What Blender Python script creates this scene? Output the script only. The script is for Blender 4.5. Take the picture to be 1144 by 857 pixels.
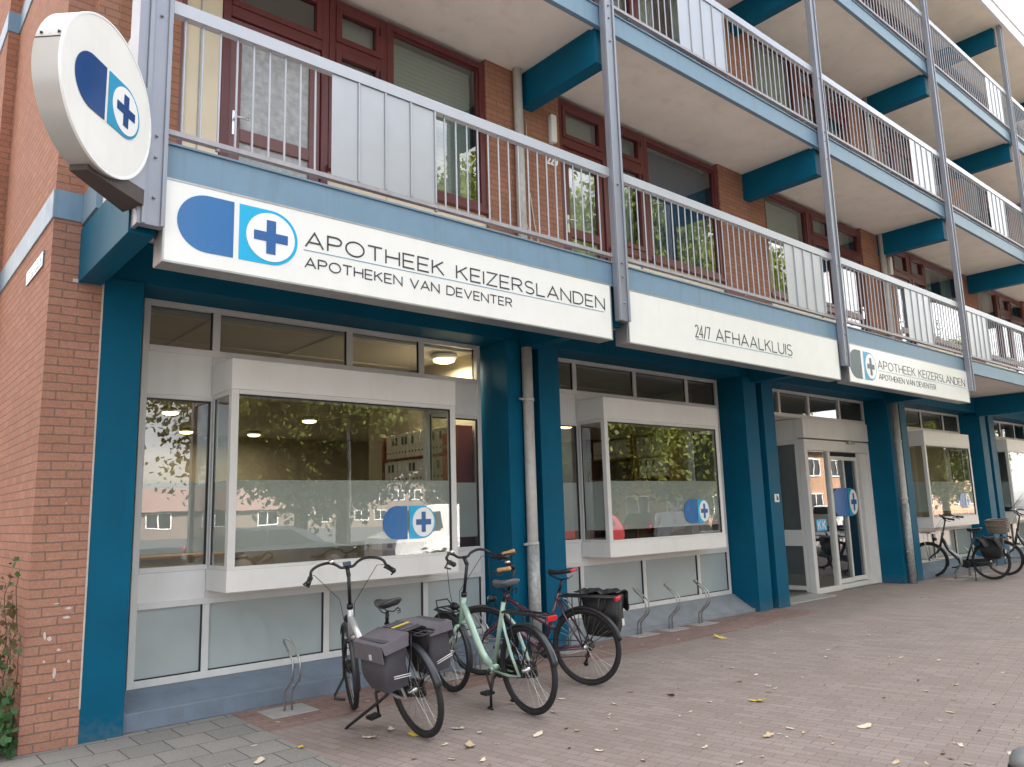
import bpy, bmesh, math, random
from mathutils import Vector, Matrix, Euler
R = math.radians
random.seed(7)
scn = bpy.context.scene
COL = scn.collection
for o in list(bpy.data.objects):
    bpy.data.objects.remove(o)

# ------------------------------------------------------------------ camera
cam_d = bpy.data.cameras.new('camera'); cam = bpy.data.objects.new('camera', cam_d); COL.objects.link(cam)
yaw, pit, rol = R(-40.863), R(9.245), R(-1.711)
fw = Vector((-math.sin(yaw)*math.cos(pit), math.cos(yaw)*math.cos(pit), math.sin(pit)))
rt = Vector((math.cos(yaw), math.sin(yaw), 0)); up = rt.cross(fw)
r2 = rt*math.cos(rol)+up*math.sin(rol); u2 = -rt*math.sin(rol)+up*math.cos(rol)
cam.matrix_world = Matrix(((r2.x, u2.x, -fw.x, 0), (r2.y, u2.y, -fw.y, 0), (r2.z, u2.z, -fw.z, 1.6), (0, 0, 0, 1)))
cam_d.sensor_width = 36; cam_d.sensor_fit = 'HORIZONTAL'; cam_d.lens = 36*867.7/1144
cam_d.clip_start = 0.05; cam_d.clip_end = 2000
scn.camera = cam

# ------------------------------------------------------------------ sky, sun, exposure
SUN_EL, SUN_AZ = 44.0, 28.0          # azimuth clockwise from +Y: the sun stands behind the building
w = bpy.data.worlds.new("World"); scn.world = w; w.use_nodes = True
nt = w.node_tree; N = nt.nodes; L = nt.links
bg = N['Background']
sky = N.new('ShaderNodeTexSky'); sky.sky_type = 'NISHITA'; sky.sun_disc = False
sky.sun_elevation = R(SUN_EL); sky.sun_rotation = R(SUN_AZ); sky.air_density = 1.0; sky.dust_density = 2.0; sky.ozone_density = 1.0
tc = N.new('ShaderNodeTexCoord'); mp = N.new('ShaderNodeMapping'); mp.inputs['Scale'].default_value = (1, 1, 2.6)
no = N.new('ShaderNodeTexNoise'); no.inputs['Scale'].default_value = 2.1; no.inputs['Detail'].default_value = 7; no.inputs['Roughness'].default_value = .55
cr = N.new('ShaderNodeValToRGB'); cr.color_ramp.elements[0].position = .36; cr.color_ramp.elements[1].position = .56
no2 = N.new('ShaderNodeTexNoise'); no2.inputs['Scale'].default_value = 3.4; no2.inputs['Detail'].default_value = 5
cc = N.new('ShaderNodeValToRGB'); cc.color_ramp.elements[0].color = (4.6, 4.6, 4.65, 1); cc.color_ramp.elements[1].color = (11.2, 10.8, 10.3, 1)
cc.color_ramp.elements[0].position = .3; cc.color_ramp.elements[1].position = .7
mx = N.new('ShaderNodeMix'); mx.data_type = 'RGBA'
L.new(tc.outputs['Generated'], mp.inputs['Vector']); L.new(mp.outputs['Vector'], no.inputs['Vector']); L.new(mp.outputs['Vector'], no2.inputs['Vector'])
L.new(no.outputs['Fac'], cr.inputs['Fac']); L.new(no2.outputs['Fac'], cc.inputs['Fac'])
L.new(cr.outputs['Color'], mx.inputs['Factor']); L.new(sky.outputs['Color'], mx.inputs['A']); L.new(cc.outputs['Color'], mx.inputs['B'])
# clouds and haze are brighter on the sun's side of the sky than opposite it
dt = N.new('ShaderNodeVectorMath'); dt.operation = 'DOT_PRODUCT'; dt.inputs[1].default_value = (math.sin(R(SUN_AZ)), math.cos(R(SUN_AZ)), 0)
nz = N.new('ShaderNodeVectorMath'); nz.operation = 'NORMALIZE'; L.new(tc.outputs['Generated'], nz.inputs[0]); L.new(nz.outputs['Vector'], dt.inputs[0])
mrs = N.new('ShaderNodeMapRange'); mrs.inputs['From Min'].default_value = -1; mrs.inputs['To Min'].default_value = .42; mrs.inputs['To Max'].default_value = 1.45; L.new(dt.outputs['Value'], mrs.inputs['Value'])
sc_ = N.new('ShaderNodeVectorMath'); sc_.operation = 'SCALE'; L.new(cc.outputs['Color'], sc_.inputs[0]); L.new(mrs.outputs['Result'], sc_.inputs['Scale']); L.new(sc_.outputs['Vector'], mx.inputs['B'])
L.new(mx.outputs['Result'], bg.inputs['Color']); bg.inputs['Strength'].default_value = 0.086
sl = bpy.data.lights.new('sun', 'SUN'); sl.energy = 5.0; sl.angle = R(0.6); sl.color = (1, .94, .84)
so = bpy.data.objects.new('sun', sl); COL.objects.link(so)
sd = Vector((math.sin(R(SUN_AZ))*math.cos(R(SUN_EL)), math.cos(R(SUN_AZ))*math.cos(R(SUN_EL)), math.sin(R(SUN_EL))))
so.rotation_euler = (-sd).to_track_quat('-Z', 'Y').to_euler(); so.location = (10, 30, 40)
vs = scn.view_settings
vs.view_transform = 'Standard'; vs.look = 'None'; vs.gamma = 1; vs.use_curve_mapping = False; vs.exposure = 2.8
scn.display_settings.display_device = 'sRGB'
scn.render.engine = 'CYCLES'
cy = scn.cycles
cy.use_denoising = True; cy.max_bounces = 8; cy.transparent_max_bounces = 16; cy.glossy_bounces = 4; cy.diffuse_bounces = 4
cy.caustics_reflective = False; cy.caustics_refractive = False; cy.sample_clamp_indirect = 6

# ------------------------------------------------------------------ materials
MATS = {}
def newmat(name):
    m = bpy.data.materials.new(name); m.use_nodes = True; MATS[name] = m
    return m, m.node_tree.nodes, m.node_tree.links, m.node_tree.nodes['Principled BSDF']
def objcoord(n, l, scale=None):
    g = n.new('ShaderNodeNewGeometry')
    return g.outputs['Position']
def paint(name, col, rough=.5, metal=0., var=.08, scale=3., bump=0., bscale=60., dirt=0., dirtcol=(.12, .10, .08), rvar=.1, spec=.5, local=False, coat=0., streak=.35, foot=0.):
    """painted / plain surface: base colour with slow mottling, optional grime blotches and fine bump"""
    m, n, l, b = newmat(name)
    if local:
        pos = n.new('ShaderNodeTexCoord').outputs['Object']
    else:
        pos = objcoord(n, l)
    no = n.new('ShaderNodeTexNoise'); no.inputs['Scale'].default_value = scale; no.inputs['Detail'].default_value = 6; l.new(pos, no.inputs['Vector'])
    mr = n.new('ShaderNodeMapRange'); mr.inputs['From Min'].default_value = .25; mr.inputs['From Max'].default_value = .75
    mr.inputs['To Min'].default_value = 1-var; mr.inputs['To Max'].default_value = 1+var; l.new(no.outputs['Fac'], mr.inputs['Value'])
    hs = n.new('ShaderNodeHueSaturation'); hs.inputs['Color'].default_value = (*col, 1); l.new(mr.outputs['Result'], hs.inputs['Value'])
    out = hs.outputs['Color']
    if dirt > 0:
        n2 = n.new('ShaderNodeTexNoise'); n2.inputs['Scale'].default_value = scale*1.7; n2.inputs['Detail'].default_value = 9; n2.inputs['Roughness'].default_value = .65
        mpn = n.new('ShaderNodeMapping'); mpn.inputs['Scale'].default_value = (1, 1, streak); l.new(pos, mpn.inputs['Vector']); l.new(mpn.outputs['Vector'], n2.inputs['Vector'])
        r_ = n.new('ShaderNodeMapRange'); r_.inputs['From Min'].default_value = .52; r_.inputs['From Max'].default_value = .78; r_.inputs['To Max'].default_value = dirt
        l.new(n2.outputs['Fac'], r_.inputs['Value'])
        x = n.new('ShaderNodeMix'); x.data_type = 'RGBA'; x.inputs['B'].default_value = (*dirtcol, 1)
        l.new(r_.outputs['Result'], x.inputs['Factor']); l.new(out, x.inputs['A']); out = x.outputs['Result']
    if foot > 0:      # splash dirt along the foot of the surface
        sz = n.new('ShaderNodeSeparateXYZ'); l.new(pos, sz.inputs[0]); fz = n.new('ShaderNodeMapRange'); fz.inputs['From Min'].default_value = .32; fz.inputs['From Max'].default_value = 0
        l.new(sz.outputs['Z'], fz.inputs['Value']); n3 = n.new('ShaderNodeTexNoise'); n3.inputs['Scale'].default_value = 26; n3.inputs['Detail'].default_value = 6; l.new(pos, n3.inputs['Vector'])
        m3 = n.new('ShaderNodeMath'); m3.operation = 'MULTIPLY'; l.new(fz.outputs['Result'], m3.inputs[0]); l.new(n3.outputs['Fac'], m3.inputs[1])
        m4 = n.new('ShaderNodeMapRange'); m4.inputs['From Min'].default_value = .22; m4.inputs['From Max'].default_value = .6; m4.inputs['To Max'].default_value = foot; l.new(m3.outputs[0], m4.inputs['Value'])
        x3 = n.new('ShaderNodeMix'); x3.data_type = 'RGBA'; x3.inputs['B'].default_value = (.17, .16, .145, 1); l.new(m4.outputs['Result'], x3.inputs['Factor']); l.new(out, x3.inputs['A']); out = x3.outputs['Result']
    l.new(out, b.inputs['Base Color'])
    rr = n.new('ShaderNodeMapRange'); rr.inputs['To Min'].default_value = max(.02, rough-rvar); rr.inputs['To Max'].default_value = min(1, rough+rvar)
    l.new(no.outputs['Fac'], rr.inputs['Value']); l.new(rr.outputs['Result'], b.inputs['Roughness'])
    b.inputs['Metallic'].default_value = metal; b.inputs['Specular IOR Level'].default_value = spec; b.inputs['Coat Weight'].default_value = coat
    if bump > 0:
        nb = n.new('ShaderNodeTexNoise'); nb.inputs['Scale'].default_value = bscale; nb.inputs['Detail'].default_value = 4; l.new(pos, nb.inputs['Vector'])
        bp = n.new('ShaderNodeBump'); bp.inputs['Strength'].default_value = bump; bp.inputs['Distance'].default_value = .004
        l.new(nb.outputs['Fac'], bp.inputs['Height']); l.new(bp.outputs['Normal'], b.inputs['Normal'])
    return m
def brickmat(name, c1, c2, mortar, bw=.215, rh=.0665, ms=.011, rot=0., wall=True, bump=.5, stain=.25, staincol=(.09, .06, .05), rough=.9, msmooth=.25, freq=2, off=.5):
    m, n, l, b = newmat(name)
    pos = objcoord(n, l)
    if wall:
        s = n.new('ShaderNodeSeparateXYZ'); l.new(pos, s.inputs[0])
        a = n.new('ShaderNodeMath'); a.operation = 'ADD'; l.new(s.outputs['X'], a.inputs[0]); l.new(s.outputs['Y'], a.inputs[1])
        c = n.new('ShaderNodeCombineXYZ'); l.new(a.outputs[0], c.inputs['X']); l.new(s.outputs['Z'], c.inputs['Y']); vec = c.outputs[0]
    else:
        mp = n.new('ShaderNodeMapping'); mp.inputs['Rotation'].default_value = (0, 0, rot); l.new(pos, mp.inputs['Vector']); vec = mp.outputs['Vector']
    wob = n.new('ShaderNodeTexNoise'); wob.inputs['Scale'].default_value = 9; l.new(pos, wob.inputs['Vector'])
    ad = n.new('ShaderNodeMix'); ad.data_type = 'RGBA'; ad.blend_type = 'LINEAR_LIGHT'; ad.inputs['Factor'].default_value = .006
    l.new(vec, ad.inputs['A']); l.new(wob.outputs['Color'], ad.inputs['B'])
    t = n.new('ShaderNodeTexBrick'); l.new(ad.outputs['Result'], t.inputs['Vector'])
    t.inputs['Color1'].default_value = (*c1, 1); t.inputs['Color2'].default_value = (*c2, 1); t.inputs['Mortar'].default_value = (*mortar, 1)
    t.inputs['Scale'].default_value = 1; t.inputs['Brick Width'].default_value = bw; t.inputs['Row Height'].default_value = rh
    t.inputs['Mortar Size'].default_value = ms/2; t.inputs['Mortar Smooth'].default_value = msmooth; t.inputs['Bias'].default_value = 0.; t.offset = off; t.offset_frequency = freq
    no = n.new('ShaderNodeTexNoise'); no.inputs['Scale'].default_value = 1.3; no.inputs['Detail'].default_value = 8; no.inputs['Roughness'].default_value = .62; l.new(pos, no.inputs['Vector'])
    fi = n.new('ShaderNodeTexNoise'); fi.inputs['Scale'].default_value = 70; fi.inputs['Detail'].default_value = 3; l.new(pos, fi.inputs['Vector'])
    mr = n.new('ShaderNodeMapRange'); mr.inputs['From Min'].default_value = .3; mr.inputs['From Max'].default_value = .7; mr.inputs['To Min'].default_value = .86; mr.inputs['To Max'].default_value = 1.12
    l.new(fi.outputs['Fac'], mr.inputs['Value'])
    hs = n.new('ShaderNodeHueSaturation'); l.new(t.outputs['Color'], hs.inputs['Color']); l.new(mr.outputs['Result'], hs.inputs['Value'])
    r_ = n.new('ShaderNodeMapRange'); r_.inputs['From Min'].default_value = .45; r_.inputs['From Max'].default_value = .75; r_.inputs['To Max'].default_value = stain
    l.new(no.outputs['Fac'], r_.inputs['Value'])
    x = n.new('ShaderNodeMix'); x.data_type = 'RGBA'; x.inputs['B'].default_value = (*staincol, 1)
    l.new(r_.outputs['Result'], x.inputs['Factor']); l.new(hs.outputs['Color'], x.inputs['A']); l.new(x.outputs['Result'], b.inputs['Base Color'])
    b.inputs['Roughness'].default_value = rough; b.inputs['Specular IOR Level'].default_value = .3
    mu = n.new('ShaderNodeMath'); mu.operation = 'MULTIPLY_ADD'; mu.inputs[1].default_value = -1.; l.new(t.outputs['Fac'], mu.inputs[0])
    m2 = n.new('ShaderNodeMath'); m2.operation = 'MULTIPLY'; m2.inputs[1].default_value = .35; l.new(fi.outputs['Fac'], m2.inputs[0]); l.new(m2.outputs[0], mu.inputs[2])
    bp = n.new('ShaderNodeBump'); bp.inputs['Strength'].default_value = bump; bp.inputs['Distance'].default_value = .006
    l.new(mu.outputs[0], bp.inputs['Height']); l.new(bp.outputs['Normal'], b.inputs['Normal'])
    return m
def glassmat(name, tint=(.85, .9, .88), ior=1.75, rough=0.0, wave=.0):
    m, n, l, b = newmat(name)
    out = n['Material Output']; n.remove(b)
    tr = n.new('ShaderNodeBsdfTransparent'); tr.inputs['Color'].default_value = (*tint, 1)
    gl = n.new('ShaderNodeBsdfGlossy'); gl.inputs['Roughness'].default_value = rough; gl.inputs['Color'].default_value = (.95, .97, 1, 1)
    fr = n.new('ShaderNodeFresnel'); fr.inputs['IOR'].default_value = ior
    if wave > 0:
        no = n.new('ShaderNodeTexNoise'); no.inputs['Scale'].default_value = 1.6; l.new(objcoord(n, l), no.inputs['Vector'])
        bp = n.new('ShaderNodeBump'); bp.inputs['Strength'].default_value = wave; bp.inputs['Distance'].default_value = .02
        l.new(no.outputs['Fac'], bp.inputs['Height']); l.new(bp.outputs['Normal'], gl.inputs['Normal'])
    ge = n.new('ShaderNodeNewGeometry'); fm = n.new('ShaderNodeMath'); fm.operation = 'MULTIPLY'; iv_ = n.new('ShaderNodeMath'); iv_.operation = 'SUBTRACT'; iv_.inputs[0].default_value = 1
    l.new(ge.outputs['Backfacing'], iv_.inputs[1]); l.new(iv_.outputs[0], fm.inputs[0]); l.new(fr.outputs[0], fm.inputs[1])   # the pane reflects on its outer skin only
    mi = n.new('ShaderNodeMixShader'); l.new(fm.outputs[0], mi.inputs[0]); l.new(tr.outputs[0], mi.inputs[1]); l.new(gl.outputs[0], mi.inputs[2])
    l.new(mi.outputs[0], out.inputs['Surface'])
    return m
def filmmat(name, col=(.72, .74, .72), opac=.79):
    m, n, l, b = newmat(name)
    out = n['Material Output']
    b.inputs['Base Color'].default_value = (*col, 1); b.inputs['Roughness'].default_value = .5
    tl = n.new('ShaderNodeBsdfTranslucent'); tl.inputs['Color'].default_value = (*col, 1)
    m1 = n.new('ShaderNodeMixShader'); m1.inputs[0].default_value = .3; l.new(b.outputs[0], m1.inputs[1]); l.new(tl.outputs[0], m1.inputs[2])
    tr = n.new('ShaderNodeBsdfTransparent')
    m2 = n.new('ShaderNodeMixShader'); m2.inputs[0].default_value = opac; l.new(tr.outputs[0], m2.inputs[1]); l.new(m1.outputs[0], m2.inputs[2])
    l.new(m2.outputs[0], out.inputs['Surface'])
    return m
def emit(name, col, s):
    m, n, l, b = newmat(name)
    b.inputs['Base Color'].default_value = (*col, 1); b.inputs['Emission Color'].default_value = (*col, 1); b.inputs['Emission Strength'].default_value = s
    return m
def leafmat(name, c1, c2, trans=.4, scale=.6, rough=.6):
    m, n, l, b = newmat(name)
    out = n['Material Output']
    g = n.new('ShaderNodeNewGeometry'); rp = n.new('ShaderNodeMix'); rp.data_type = 'RGBA'
    rp.inputs['A'].default_value = (*c1, 1); rp.inputs['B'].default_value = (*c2, 1)
    l.new(g.outputs['Random Per Island'], rp.inputs['Factor'])
    l.new(rp.outputs['Result'], b.inputs['Base Color']); b.inputs['Roughness'].default_value = rough
    tl = n.new('ShaderNodeBsdfTranslucent'); l.new(rp.outputs['Result'], tl.inputs['Color'])
    mi = n.new('ShaderNodeMixShader'); mi.inputs[0].default_value = trans; l.new(b.outputs[0], mi.inputs[1]); l.new(tl.outputs[0], mi.inputs[2])
    l.new(mi.outputs[0], out.inputs['Surface'])
    return m

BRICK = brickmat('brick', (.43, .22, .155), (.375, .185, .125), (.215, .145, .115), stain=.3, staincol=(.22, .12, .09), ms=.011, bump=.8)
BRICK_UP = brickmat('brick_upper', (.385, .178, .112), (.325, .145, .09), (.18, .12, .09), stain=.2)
PAVER = brickmat('pavers', (.295, .243, .220), (.245, .198, .178), (.145, .12, .108), bw=.21, rh=.082, ms=.006, rot=R(-100), wall=False, bump=.45, stain=.55, staincol=(.205, .168, .15), rough=.92, msmooth=.4)
REDPAVE = brickmat('red_pavers', (.285, .19, .165), (.225, .145, .125), (.11, .085, .074), bw=.21, rh=.082, ms=.008, rot=R(0), wall=False, bump=.35, stain=.6, staincol=(.235, .18, .16), rough=.92, msmooth=.4)
TILES = brickmat('concrete_tiles', (.27, .26, .24), (.225, .22, .205), (.075, .07, .06), bw=.30, rh=.30, ms=.010, rot=R(0), wall=False, bump=.4, stain=.45, staincol=(.17, .165, .15), rough=.95)
ASPHALT = paint('asphalt', (.06, .06, .062), .9, var=.25, scale=8, bump=.4, bscale=120)
SOFFIT = paint('soffit_paint', (.86, .805, .74), .85, var=.05, scale=2.2, dirt=.22, dirtcol=(.36, .30, .25), bump=.15, bscale=45)
CONC = paint('plinth_concrete', (.155, .195, .245), .85, var=.15, scale=5, dirt=.5, dirtcol=(.12, .12, .12), bump=.4, bscale=50)
CONC_B = paint('step_concrete', (.235, .255, .275), .88, var=.15, scale=5, dirt=.5, dirtcol=(.17, .17, .165), bump=.4, bscale=50)
CONC_GREY = paint('grey_concrete', (.36, .35, .33), .9, var=.15, scale=9, dirt=.35, bump=.4, bscale=60)
TEAL = paint('teal_paint', (.0005, .096, .175), .55, var=.12, scale=2.5, bump=.12, bscale=160, dirt=.30, dirtcol=(.002, .068, .115), rvar=.12, spec=.15, streak=.15, foot=.3)
LBLUE = paint('light_blue_paint', (.165, .27, .365), .5, var=.06, scale=7, dirt=.5, dirtcol=(.12, .15, .165), rvar=.12, streak=.07)
POSTM = paint('post_aluminium', (.275, .29, .335), .42, .35, var=.06, scale=4, dirt=.14, dirtcol=(.26, .25, .25))
RAILM = paint('rail_aluminium', (.42, .435, .475), .38, .3, var=.05, scale=5, dirt=.12, dirtcol=(.32, .31, .31))
RAILD = paint('rail_underside', (.36, .34, .36), .5, .3, var=.1, scale=9, dirt=.5, dirtcol=(.12, .10, .10))
SHEET = paint('sheet_panel', (.41, .425, .455), .33, .25, var=.05, scale=3, dirt=.08, dirtcol=(.35, .35, .36), rvar=.08)
ALU = paint('white_aluminium', (.68, .665, .635), .42, .0, var=.04, scale=4, dirt=.16, dirtcol=(.36, .33, .29))
WPANEL = paint('white_panel', (.74, .72, .685), .45, var=.04, scale=3.2, dirt=.26, dirtcol=(.52, .47, .41), streak=.15)
GREYPANEL = paint('grey_glass_panel', (.42, .465, .455), .07, var=.07, scale=2.2, dirt=.22, dirtcol=(.42, .45, .44), rvar=.03, spec=.7)
BURG = paint('burgundy_paint', (.115, .022, .022), .38, var=.14, scale=5, dirt=.12, dirtcol=(.20, .08, .07))
BURG2 = paint('faded_door_paint', (.17, .07, .07), .45, var=.12, scale=6, dirt=.2, dirtcol=(.25, .13, .12))
CREAM = paint('cream_panel', (.70, .60, .44), .5, var=.04, scale=3, dirt=.08)
PIPE = paint('grey_pipe', (.50, .475, .44), .55, .1, var=.14, scale=11, dirt=.3, dirtcol=(.2, .19, .18))
SIGNW = paint('sign_acrylic', (.84, .835, .80), .18, var=.02, scale=5, dirt=.22, dirtcol=(.66, .64, .58), rvar=.04, streak=.09)
SIGNF = paint('sign_frame', (.40, .40, .40), .4, .6, var=.1, scale=8, dirt=.45, dirtcol=(.10, .09, .08))
RIM = paint('sign_rim', (.47, .465, .45), .3, .25, var=.05, scale=3, dirt=.35, dirtcol=(.40, .37, .33))
DARKBOX = paint('dark_bracket', (.06, .045, .04), .6, var=.2, scale=9, dirt=.4)
INK = paint('ink', (.035, .035, .045), .4, var=.02)
INKB = paint('blue_line', (.12, .30, .45), .4, var=.02)
CAPB = paint('capsule_blue', (.025, .15, .39), .25, var=.03)
CAPC = paint('capsule_cyan', (.012, .42, .72), .25, var=.03)
CAPN = paint('capsule_navy', (.005, .055, .21), .2, var=.03)
CAPC2 = paint('capsule_teal', (.012, .30, .52), .25, var=.03)
CAPD = paint('capsule_slate', (.055, .085, .115), .3, var=.03)
CAPW = paint('capsule_white', (.86, .86, .85), .25, var=.01)
PLUSB = paint('plus_blue', (.03, .12, .34), .3, var=.02)
STRIPEG = paint('foil_blue', (.02, .14, .42), .35, var=.06)
PLATE = paint('enamel_plate', (.80, .80, .76), .3, var=.03)
STREETP = paint('street_plate', (.12, .18, .25), .35, var=.05)
GLASS = glassmat('shop_glass', tint=(.90, .92, .90), ior=2.4, wave=.03)
GLASSU = glassmat('flat_glass', tint=(.78, .83, .82), ior=2.4, wave=.05)
GLASSC = glassmat('clear_plastic', tint=(.93, .95, .95), ior=1.45)
FROST = filmmat('frosted_film')
OBSC = paint('wired_obscure_glass', (.35, .35, .35), .14, var=.25, scale=16, bump=.8, bscale=38, rvar=.06, spec=.7)
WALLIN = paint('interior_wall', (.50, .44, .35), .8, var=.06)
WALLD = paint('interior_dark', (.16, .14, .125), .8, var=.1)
CEIL = paint('interior_ceiling', (.70, .655, .61), .8, var=.03)
FLOORIN = paint('interior_floor', (.14, .125, .11), .35, var=.1)
LAMPM = emit('lamp_glow', (1., .78, .36), .9)
BLIND = paint('blind_fabric', (.56, .55, .46), .8, var=.04)
CURT = paint('curtain_cloth', (.55, .55, .52), .85, var=.08)
BLUEC = paint('blue_curtain', (.10, .16, .26), .85, var=.08)
WOOD = paint('light_wood', (.47, .27, .11), .5, var=.18, scale=7)
WOODR = paint('red_wood', (.22, .05, .035), .5, var=.12, scale=7)
REDP = paint('red_panel', (.60, .010, .035), .4, var=.05)
BINDER = paint('binder_card', (.76, .72, .64), .55, var=.04)
BLACK = paint('black_plastic', (.010, .010, .012), .42, var=.15, scale=20, local=True)
RUBBER = paint('tyre_rubber', (.016, .016, .018), .75, var=.2, scale=30, bump=.3, bscale=150, local=True)
GREYRUB = paint('grey_mudguard', (.03, .034, .042), .32, var=.1, scale=12, local=True)
REFL = paint('tyre_reflex', (.62, .62, .60), .45, var=.05, local=True)
CHROME = paint('bright_metal', (.66, .66, .66), .22, 1., var=.06, scale=10, local=True)
GALV = paint('galvanised_sleeve', (.36, .37, .36), .5, .3, var=.35, scale=24, dirt=.4, dirtcol=(.2, .19, .17))
STEEL = paint('rack_steel', (.40, .40, .39), .34, .9, var=.18, scale=14, dirt=.3, dirtcol=(.16, .14, .12))
MINT = paint('mint_paint', (.36, .52, .42), .22, .15, var=.03, coat=.4, local=True)
SILVER = paint('silver_paint', (.55, .56, .56), .25, .5, var=.03, coat=.3, local=True)
PURPLE = paint('purple_paint', (.085, .035, .06), .22, .3, var=.05, coat=.5, local=True)
DKGREY = paint('dark_frame_paint', (.035, .046, .05), .25, .3, var=.05, coat=.4, local=True)
LEATHER = paint('saddle_vinyl', (.013, .013, .016), .4, var=.15, scale=25, bump=.3, bscale=120, local=True)
GREYSAD = paint('grey_saddle_vinyl', (.075, .078, .09), .42, var=.12, scale=25, bump=.3, bscale=120, local=True)
BAGCLOTH = paint('pannier_cloth', (.062, .056, .068), .8, var=.14, scale=18, bump=.5, bscale=260, local=True)
BAGTOP = paint('pannier_flap_cloth', (.12, .108, .126), .8, var=.1, scale=18, bump=.5, bscale=260, local=True)
BAGBLK = paint('black_pannier', (.009, .0095, .012), .45, var=.2, scale=14, bump=.6, bscale=30, local=True)
REDL = paint('red_lens', (.55, .012, .02), .15, var=.04, local=True)
CORK = paint('cork_grip', (.55, .30, .12), .7, var=.2, scale=40, local=True)
YELLOW = paint('yellow_strap', (.60, .46, .08), .6, var=.08, local=True)
WICKER = paint('wicker_cane', (.23, .19, .15), .7, var=.3, scale=40, local=True)
SCREENM = paint('display_glass', (.07, .10, .14), .1, var=.05, local=True)
LEAFY = paint('yellow_leaf', (.62, .45, .06), .7, var=.2, scale=30, local=True)
LEAFT = paint('tan_leaf', (.52, .40, .25), .75, var=.25, scale=30, local=True)
LEAFP = paint('pale_leaf', (.62, .55, .43), .75, var=.2, scale=30, local=True)
LEAFB = paint('brown_leaf', (.27, .16, .09), .8, var=.3, scale=30, local=True)
IVY = leafmat('ivy_leaf', (.022, .085, .03), (.07, .16, .05), .25)
DRYL = leafmat('dry_leaf', (.10, .085, .03), (.16, .11, .06), .25)
STEM = paint('dry_stem', (.13, .085, .06), .85, var=.2)
CROWN = leafmat('tree_leaf', (.08, .12, .018), (.27, .29, .05), .55)
BARK = paint('bark', (.075, .06, .045), .95, var=.3, scale=6, bump=.8, bscale=14)
CARGLASS = paint('car_glass', (.012, .014, .016), .05, var=.05, spec=.8)
HOUSEB = brickmat('house_brick', (.50, .30, .19), (.43, .245, .15), (.35, .28, .22), stain=.1)
FLATB = brickmat('flat_brick', (.22, .17, .14), (.19, .14, .12), (.17, .15, .13), stain=.1)
ROOFT = paint('roof_tile', (.21, .135, .115), .85, var=.2, scale=12)
WHITEP = paint('white_paint', (.80, .80, .78), .5, var=.03)
MORTAR = paint('mortar_smear', (.52, .48, .42), .9, var=.15, scale=20, bump=.5, bscale=80)
PALEF = paint('roof_fascia', (.80, .81, .82), .45, var=.03, dirt=.08)
BOLL = paint('bollard_grey', (.20, .215, .22), .4, .2, var=.08, local=True)
CHALK = paint('chalk_scratch', (.58, .50, .44), .9, var=.1)

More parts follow.
